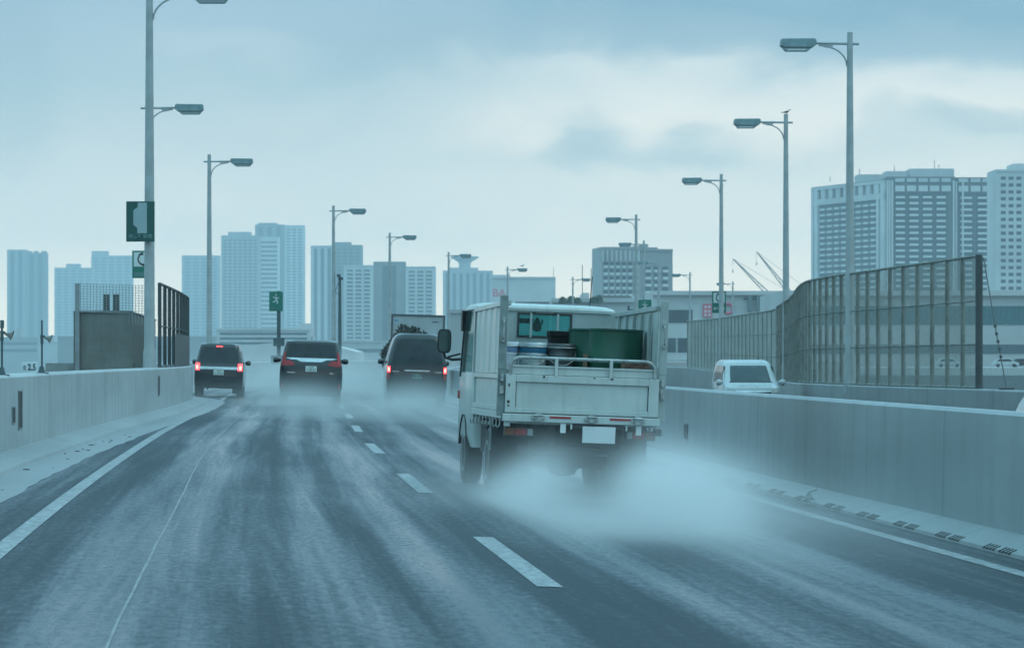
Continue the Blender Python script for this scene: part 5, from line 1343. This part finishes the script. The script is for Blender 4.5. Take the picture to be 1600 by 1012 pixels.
# plate, lamps
MB().box(.015, .355, -.03, -.015, .575, .745).build('licence_plate', mat('truck_plate', (.62, .66, .68), .45, var=.05), tr, bevel=.005)
MB().box(-.1, .45, .0, .05, .72, .77).build('plate_bracket', M_UNDER, tr)
for sg, lit in ((-1, 0), (1, 0)):
    x0 = -.77 if sg < 0 else .49
    ho = MB().box(x0, x0 + .30, -.01 + .12, .22, .615, .715).build('lamp_housing', M_TRIM, tr, bevel=.008)
    seq = [(M_ORANGE, .10), (M_REDOFF, .13), (M_CLEARL, .06)] if sg < 0 else [(M_CLEARL, .06), (M_REDOFF, .13), (M_ORANGE, .10)]
    xx = x0 + .004
    for m_, w_ in seq:
        MB().box(xx, xx + w_ - .006, -.012 + .11, .1095, .63, .70).build('lamp_lens', m_, ho, bevel=.004); xx += w_
b = MB(); b.box(HW - .03, HW + .05, .02, .07, .67, .74); b.cbox((HW + .02, .01, .705), (.035, .02, .05)); b.build('marker_lamp', M_TRIM, tr, bevel=.006)
b = MB(); b.box(-HW - .0, -HW + .06, .0, .05, .72, ZF - .1).box(-HW + .0, -HW + .12, -.01, .05, .76, .79); b.build('corner_bracket', M_TRUCK, tr)
# mud flaps
for sg in (-1, 1):
    x0, x1 = sorted((sg * .40, sg * .82)); MB().box(x0, x1, .88, .895, .14, .72).build('mud_flap', M_UNDER, tr)
    # arch guards
    x0, x1 = sorted((sg * .80, sg * .825)); MB().box(x0, x1, .95, 1.0, .45, .78).build('mud_guard', M_POSTT, tr)
for x in (-.72, -.50, .50, .72): wheel(tr, x, 1.35, .34, .185, M_STEEL)
for x in (-.70, .70): wheel(tr, x, 4.0, .34, .19, M_STEEL)
b = MB()
for sg in (-1, 1):
    for i in range(9):
        a0, a1 = R(10 + i * 18), R(28 + i * 18)
        x0, x1 = sorted((sg * .56, sg * .815)); c_ = (4.0, .36)
        b.add([(x0, c_[0] + .42 * math.cos(a0), c_[1] + .42 * math.sin(a0)), (x1, c_[0] + .42 * math.cos(a0), c_[1] + .42 * math.sin(a0)), (x1, c_[0] + .42 * math.cos(a1), c_[1] + .42 * math.sin(a1)), (x0, c_[0] + .42 * math.cos(a1), c_[1] + .42 * math.sin(a1))], [(0, 1, 2, 3)])
b.build('wheel_arch', M_TRIM, tr)

# cargo: things of their own, placed on the bed
TM = Matrix.Translation((TX, Dt, TZ)) @ Matrix.Rotation(HD, 4, 'Z') @ Matrix.Rotation(ROLL, 4, 'Y')
def on_bed(o, x, y, z=ZF): 
    p = TM @ Vector((x, y, z)); o.location = p; o.rotation_euler = (0, ROLL, HD); return o
def drum(m, label, x, y, h=.89, r_=.29, cat='drum'):
    e = empty('oil_drum', label=label, cat=cat, group='steel drums on the truck bed')
    b = MB(); pr = [(0, .012), (r_ - .012, .012), (r_ - .01, 0), (r_ + .002, .0), (r_ + .003, .02), (r_ - .006, .03)]
    for zz in (.33, .6):
        pr += [(r_ - .006, h * zz - .03), (r_ + .008, h * zz - .008), (r_ + .008, h * zz + .008), (r_ - .006, h * zz + .03)]
    pr += [(r_ - .006, h - .03), (r_ + .003, h - .02), (r_ + .003, h), (r_ - .01, h), (r_ - .012, h - .02), (0, h - .02)]
    b.lathe(pr, n=48); b.build('shell', m, e, smooth=True)
    b = MB(); b.lathe([(0, 0), (.03, 0), (.03, .02), (0, .02)], (.15, .12, h - .0195), 16); b.build('bung', M_STEEL, e)
    return on_bed(e, x, y)
M_DGREEN = mat('drum_green', (.003, .068, .040), .4, var=.3, vscale=3, streak=.3, stain=(.02,.04,.03))
M_DGREEN2 = mat('drum_green_lighter', (.004, .065, .042), .4, var=.2, vscale=3, streak=.2)
M_DBLUE = mat('drum_blue', (.12, .30, .38), .5, var=.25, vscale=5, stain=(.25, .12, .06), stain_amt=.5)
drum(M_DGREEN, 'dark green steel drum standing nearest the tailgate', .462, .95)
drum(M_DGREEN2, 'brighter green steel drum mostly hidden behind the front green drum', .34, 1.62)
drum(M_DBLUE, 'pale blue rusty steel drum behind the green drums', .30, 2.30, .86)
def pail(x, y, m, band, label, tops=2, r_=.148):
    for k_ in range(tops):
        e = empty('pail', label=label[k_], cat='pail', group='pails on the truck bed'); h = .36
        b = MB(); b.lathe([(0, .005), (r_ - .012, .005), (r_ - .01, 0), (r_ - .006, .01), (r_ - .003, h * .62), (r_ + .004, h * .64), (r_ - .001, h * .67), (r_, h - .05), (r_ + .008, h - .04), (r_ + .006, h - .012), (r_ - .004, h), (0, h)], n=36); b.build('shell', m, e, smooth=True)
        b = MB(); b.tube([((r_ + .008) * math.cos(a), (r_ + .008) * math.sin(a), h - .045) for a in np.linspace(0, 2 * math.pi, 33)], .006, 6); b.build('rim_ring', M_STEEL, e, smooth=True)
        if band:
            b = MB(); b.lathe([(r_ + .0015, h * .70), (r_ + .003, h * .72), (r_ + .003, h * .86), (r_ + .0015, h * .87)], n=36); b.build('label_band', band, e, smooth=True)
        hd_ = MB(); hd_.tube([(r_ * 1.04 * math.cos(a), -abs(math.sin(a)) * .02 - .0 + (-r_ * .98 * math.sin(a)), h * .80 - .16 * math.sin(a)) for a in np.linspace(0, math.pi, 14)], .0035, 5); hd_.build('bail_handle', M_STEEL, e)
        on_bed(e, x, y, ZF + k_ * (h + .002))
pail(-.345, 1.45, mat('pail_tin', (.42, .48, .50), .35, metal=.4, var=.15), mat('blue_band', (.015, .13, .24), .4), ['tin pail under the blue banded pail behind the rail', 'tin pail with a dark blue band, upper one behind the left of the rail'])
pail(-.055, 1.45, mat('pail_dark', (.07, .08, .085), .4, metal=.4, var=.3, vscale=8), None, ['dark pail under the dark upper pail behind the rail', 'dark metal pail, upper one below the black crate'], r_=.155)
pail(-.635, 1.5, mat('pail_white', (.5, .56, .62), .45, var=.1), mat('pale_blue_band', (.16, .26, .42), .4), ['white pail low in the left bed corner', 'white pail with pale blue print, in the left bed corner'], r_=.14)
e = empty('plastic_crate', label='tall black crate below the cab window behind the dark pail', cat='crate')
b = MB(); b.box(-.13, .13, -.13, .13, 0, .84).box(-.14, .14, -.14, .14, .80, .86); b.build('body', mat('crate_black', (.010, .011, .012), .8, spec=.2, var=.3, vscale=9), e, bevel=.01)
on_bed(e, .005, 1.9)
e = empty('rusty_box', label='rust brown sheet box in the right rear corner of the bed', cat='box')
b = MB(); b.box(-.13, .13, -.16, .16, 0, .012).box(-.13, -.118, -.16, .16, .012, .53).box(.118, .13, -.16, .16, .012, .55).box(-.118, .118, -.16, -.148, .012, .51).box(-.118, .118, .148, .16, .012, .54); b.build('body', M_RUST, e)
on_bed(e, .60, .42)
e = MB().box(-.015, .015, -.06, .06, 0, .62).build('plank', M_WOODB); tag(e, 'short brown plank upright at the left of the green drum', 'plank'); on_bed(e, .14, .9)

# ------------------------------------------------------------------ spray thrown up by the wheels
def spray(name, label, box, blobs, dens, nscale=1.2, col=(.80, .93, 1.0), lo=.35, hi=.7, nz=1.0, stretch=(1, .5, 1.6)):
    x0, x1, y0, y1, z0, z1 = box
    m = bpy.data.materials.new(name + '_mist'); m.use_nodes = True
    k = NT(m.node_tree); k.t.nodes.clear()
    o_ = k.n('ShaderNodeOutputMaterial'); pv = k.n('ShaderNodeVolumePrincipled'); k.l(pv.outputs[0], o_.inputs['Volume'])
    pv.inputs['Color'].default_value = (*col, 1); pv.inputs['Anisotropy'].default_value = .0
    tcn = k.n('ShaderNodeTexCoord'); p = tcn.outputs['Object']
    tot = None
    for (c, r_, st_) in blobs:
        mp = k.n('ShaderNodeMapping'); mp.vector_type = 'POINT'; k.l(p, mp.inputs[0])
        mp.inputs['Location'].default_value = (-c[0] / r_[0], -c[1] / r_[1], -c[2] / r_[2]); mp.inputs['Scale'].default_value = (1 / r_[0], 1 / r_[1], 1 / r_[2])
        ln_ = k.n('ShaderNodeVectorMath', operation='LENGTH'); k.l(mp.outputs[0], ln_.inputs[0])
        d2_ = k.m('MULTIPLY', ln_.outputs['Value'], ln_.outputs['Value'])
        f_ = k.m('MULTIPLY', k.m('EXPONENT', k.m('MULTIPLY', d2_, -2.4)), st_)
        tot = f_ if tot is None else k.m('ADD', tot, f_)
    mp = k.n('ShaderNodeMapping'); k.l(p, mp.inputs[0]); mp.inputs['Scale'].default_value = stretch
    ns = k.noise(mp.outputs[0], nscale, 4, .6, .5)
    nn = k.sstep(ns, lo, hi, 1 - nz, 1.0)
    # no density at the faces of the domain
    spx = k.n('ShaderNodeSeparateXYZ'); k.l(p, spx.inputs[0]); edge = None
    for o__, lo_, hi_, mg in ((spx.outputs[0], x0, x1, .8), (spx.outputs[1], y0, y1, 3.0), (spx.outputs[2], z0 - 9, z1, .35)):
        e1 = k.m('MULTIPLY', k.sstep(o__, lo_, lo_ + mg), k.sstep(o__, hi_ - mg, hi_, 1.0, 0.0))
        edge = e1 if edge is None else k.m('MULTIPLY', edge, e1)
    k.l(k.m('MULTIPLY', k.m('MULTIPLY', k.m('MULTIPLY', tot, nn), edge), dens), pv.inputs['Density'])
    o = MB().box(*box).build(name, m); tag(o, label, 'spray', kind='stuff')
    return o
G = -.1
spray('truck_spray', 'cloud of white spray behind the rear wheels of the small truck', (-3.6, 6.4, 19.5, 42, -.6, 1.5),
      [((-.25, 34.4, .12), (.42, 1.8, .45), 1.0), ((.08, 33.0, .10), (.5, 2.2, .48), 1.5), ((.38, 31.2, .02), (.6, 2.2, .48), 2.3), ((.72, 29.3, -.07), (.6, 2.2, .38), 2.4), ((.96, 27.8, -.1), (.6, 1.8, .27), 1.5),
       ((1.4, 34.2, .12), (.5, 1.8, .58), 1.5), ((1.6, 32.3, .05), (.75, 2.4, .56), 1.5), ((1.85, 30.0, -.05), (1.0, 2.8, .42), 1.1), ((2.5, 31.5, -.02), (1.6, 4.2, .50), .8), ((2.6, 27.5, -.15), (2.2, 5.5, .32), .55),
       ((.8, 29.5, -.15), (2.4, 8, .30), .45), ((-.5, 33.6, -.05), (.6, 3, .30), .6), ((.5, 35.6, .2), (1.4, .8, .55), 1.4), ((-.62, 36.8, .1), (.38, 2.0, .40), 1.1)],
      4.2, .080, nz=.97, lo=.41, hi=.60, stretch=(1, .10, 1.0), col=(.92, .93, .94))
spray('road_mist', 'thin mist of spray drifting low over the road around the black vans', (-13.5, 3.5, 62, 170, -.9, 2.2),
      [((-5.9, 100, .1), (2.0, 9, .75), 1.0), ((-3.0, 103, .1), (1.9, 9, .75), 1.0), ((-2.2, 92, .0), (2.2, 10, .5), .4), ((-9.5, 112, .2), (1.2, 10, .5), .25), ((-7.0, 140, .4), (6, 26, 1.2), .5), ((-2.8, 80, -.05), (2.6, 12, .35), .3), ((-5, 88, -.05), (3.4, 14, .35), .5), ((-.9, 72, .0), (1.6, 14, .6), .4)],
      .30, .24, nz=.7, col=(.88, .91, .92))

# ------------------------------------------------------------------ haze over the bay
hz = MB().box(-2600, 2600, -60, 5600, -13, 190)
m = bpy.data.materials.new('haze_air'); m.use_nodes = True
k = NT(m.node_tree); k.t.nodes.clear()
o_ = k.n('ShaderNodeOutputMaterial'); pv = k.n('ShaderNodeVolumePrincipled'); k.l(pv.outputs[0], o_.inputs['Volume'])
pv.inputs['Color'].default_value = (.77, .90, .97, 1); pv.inputs['Density'].default_value = 0.00020; pv.inputs['Anisotropy'].default_value = .0
o = hz.build('haze', m); tag(o, 'even bluish haze over the bay', 'haze', kind='stuff')
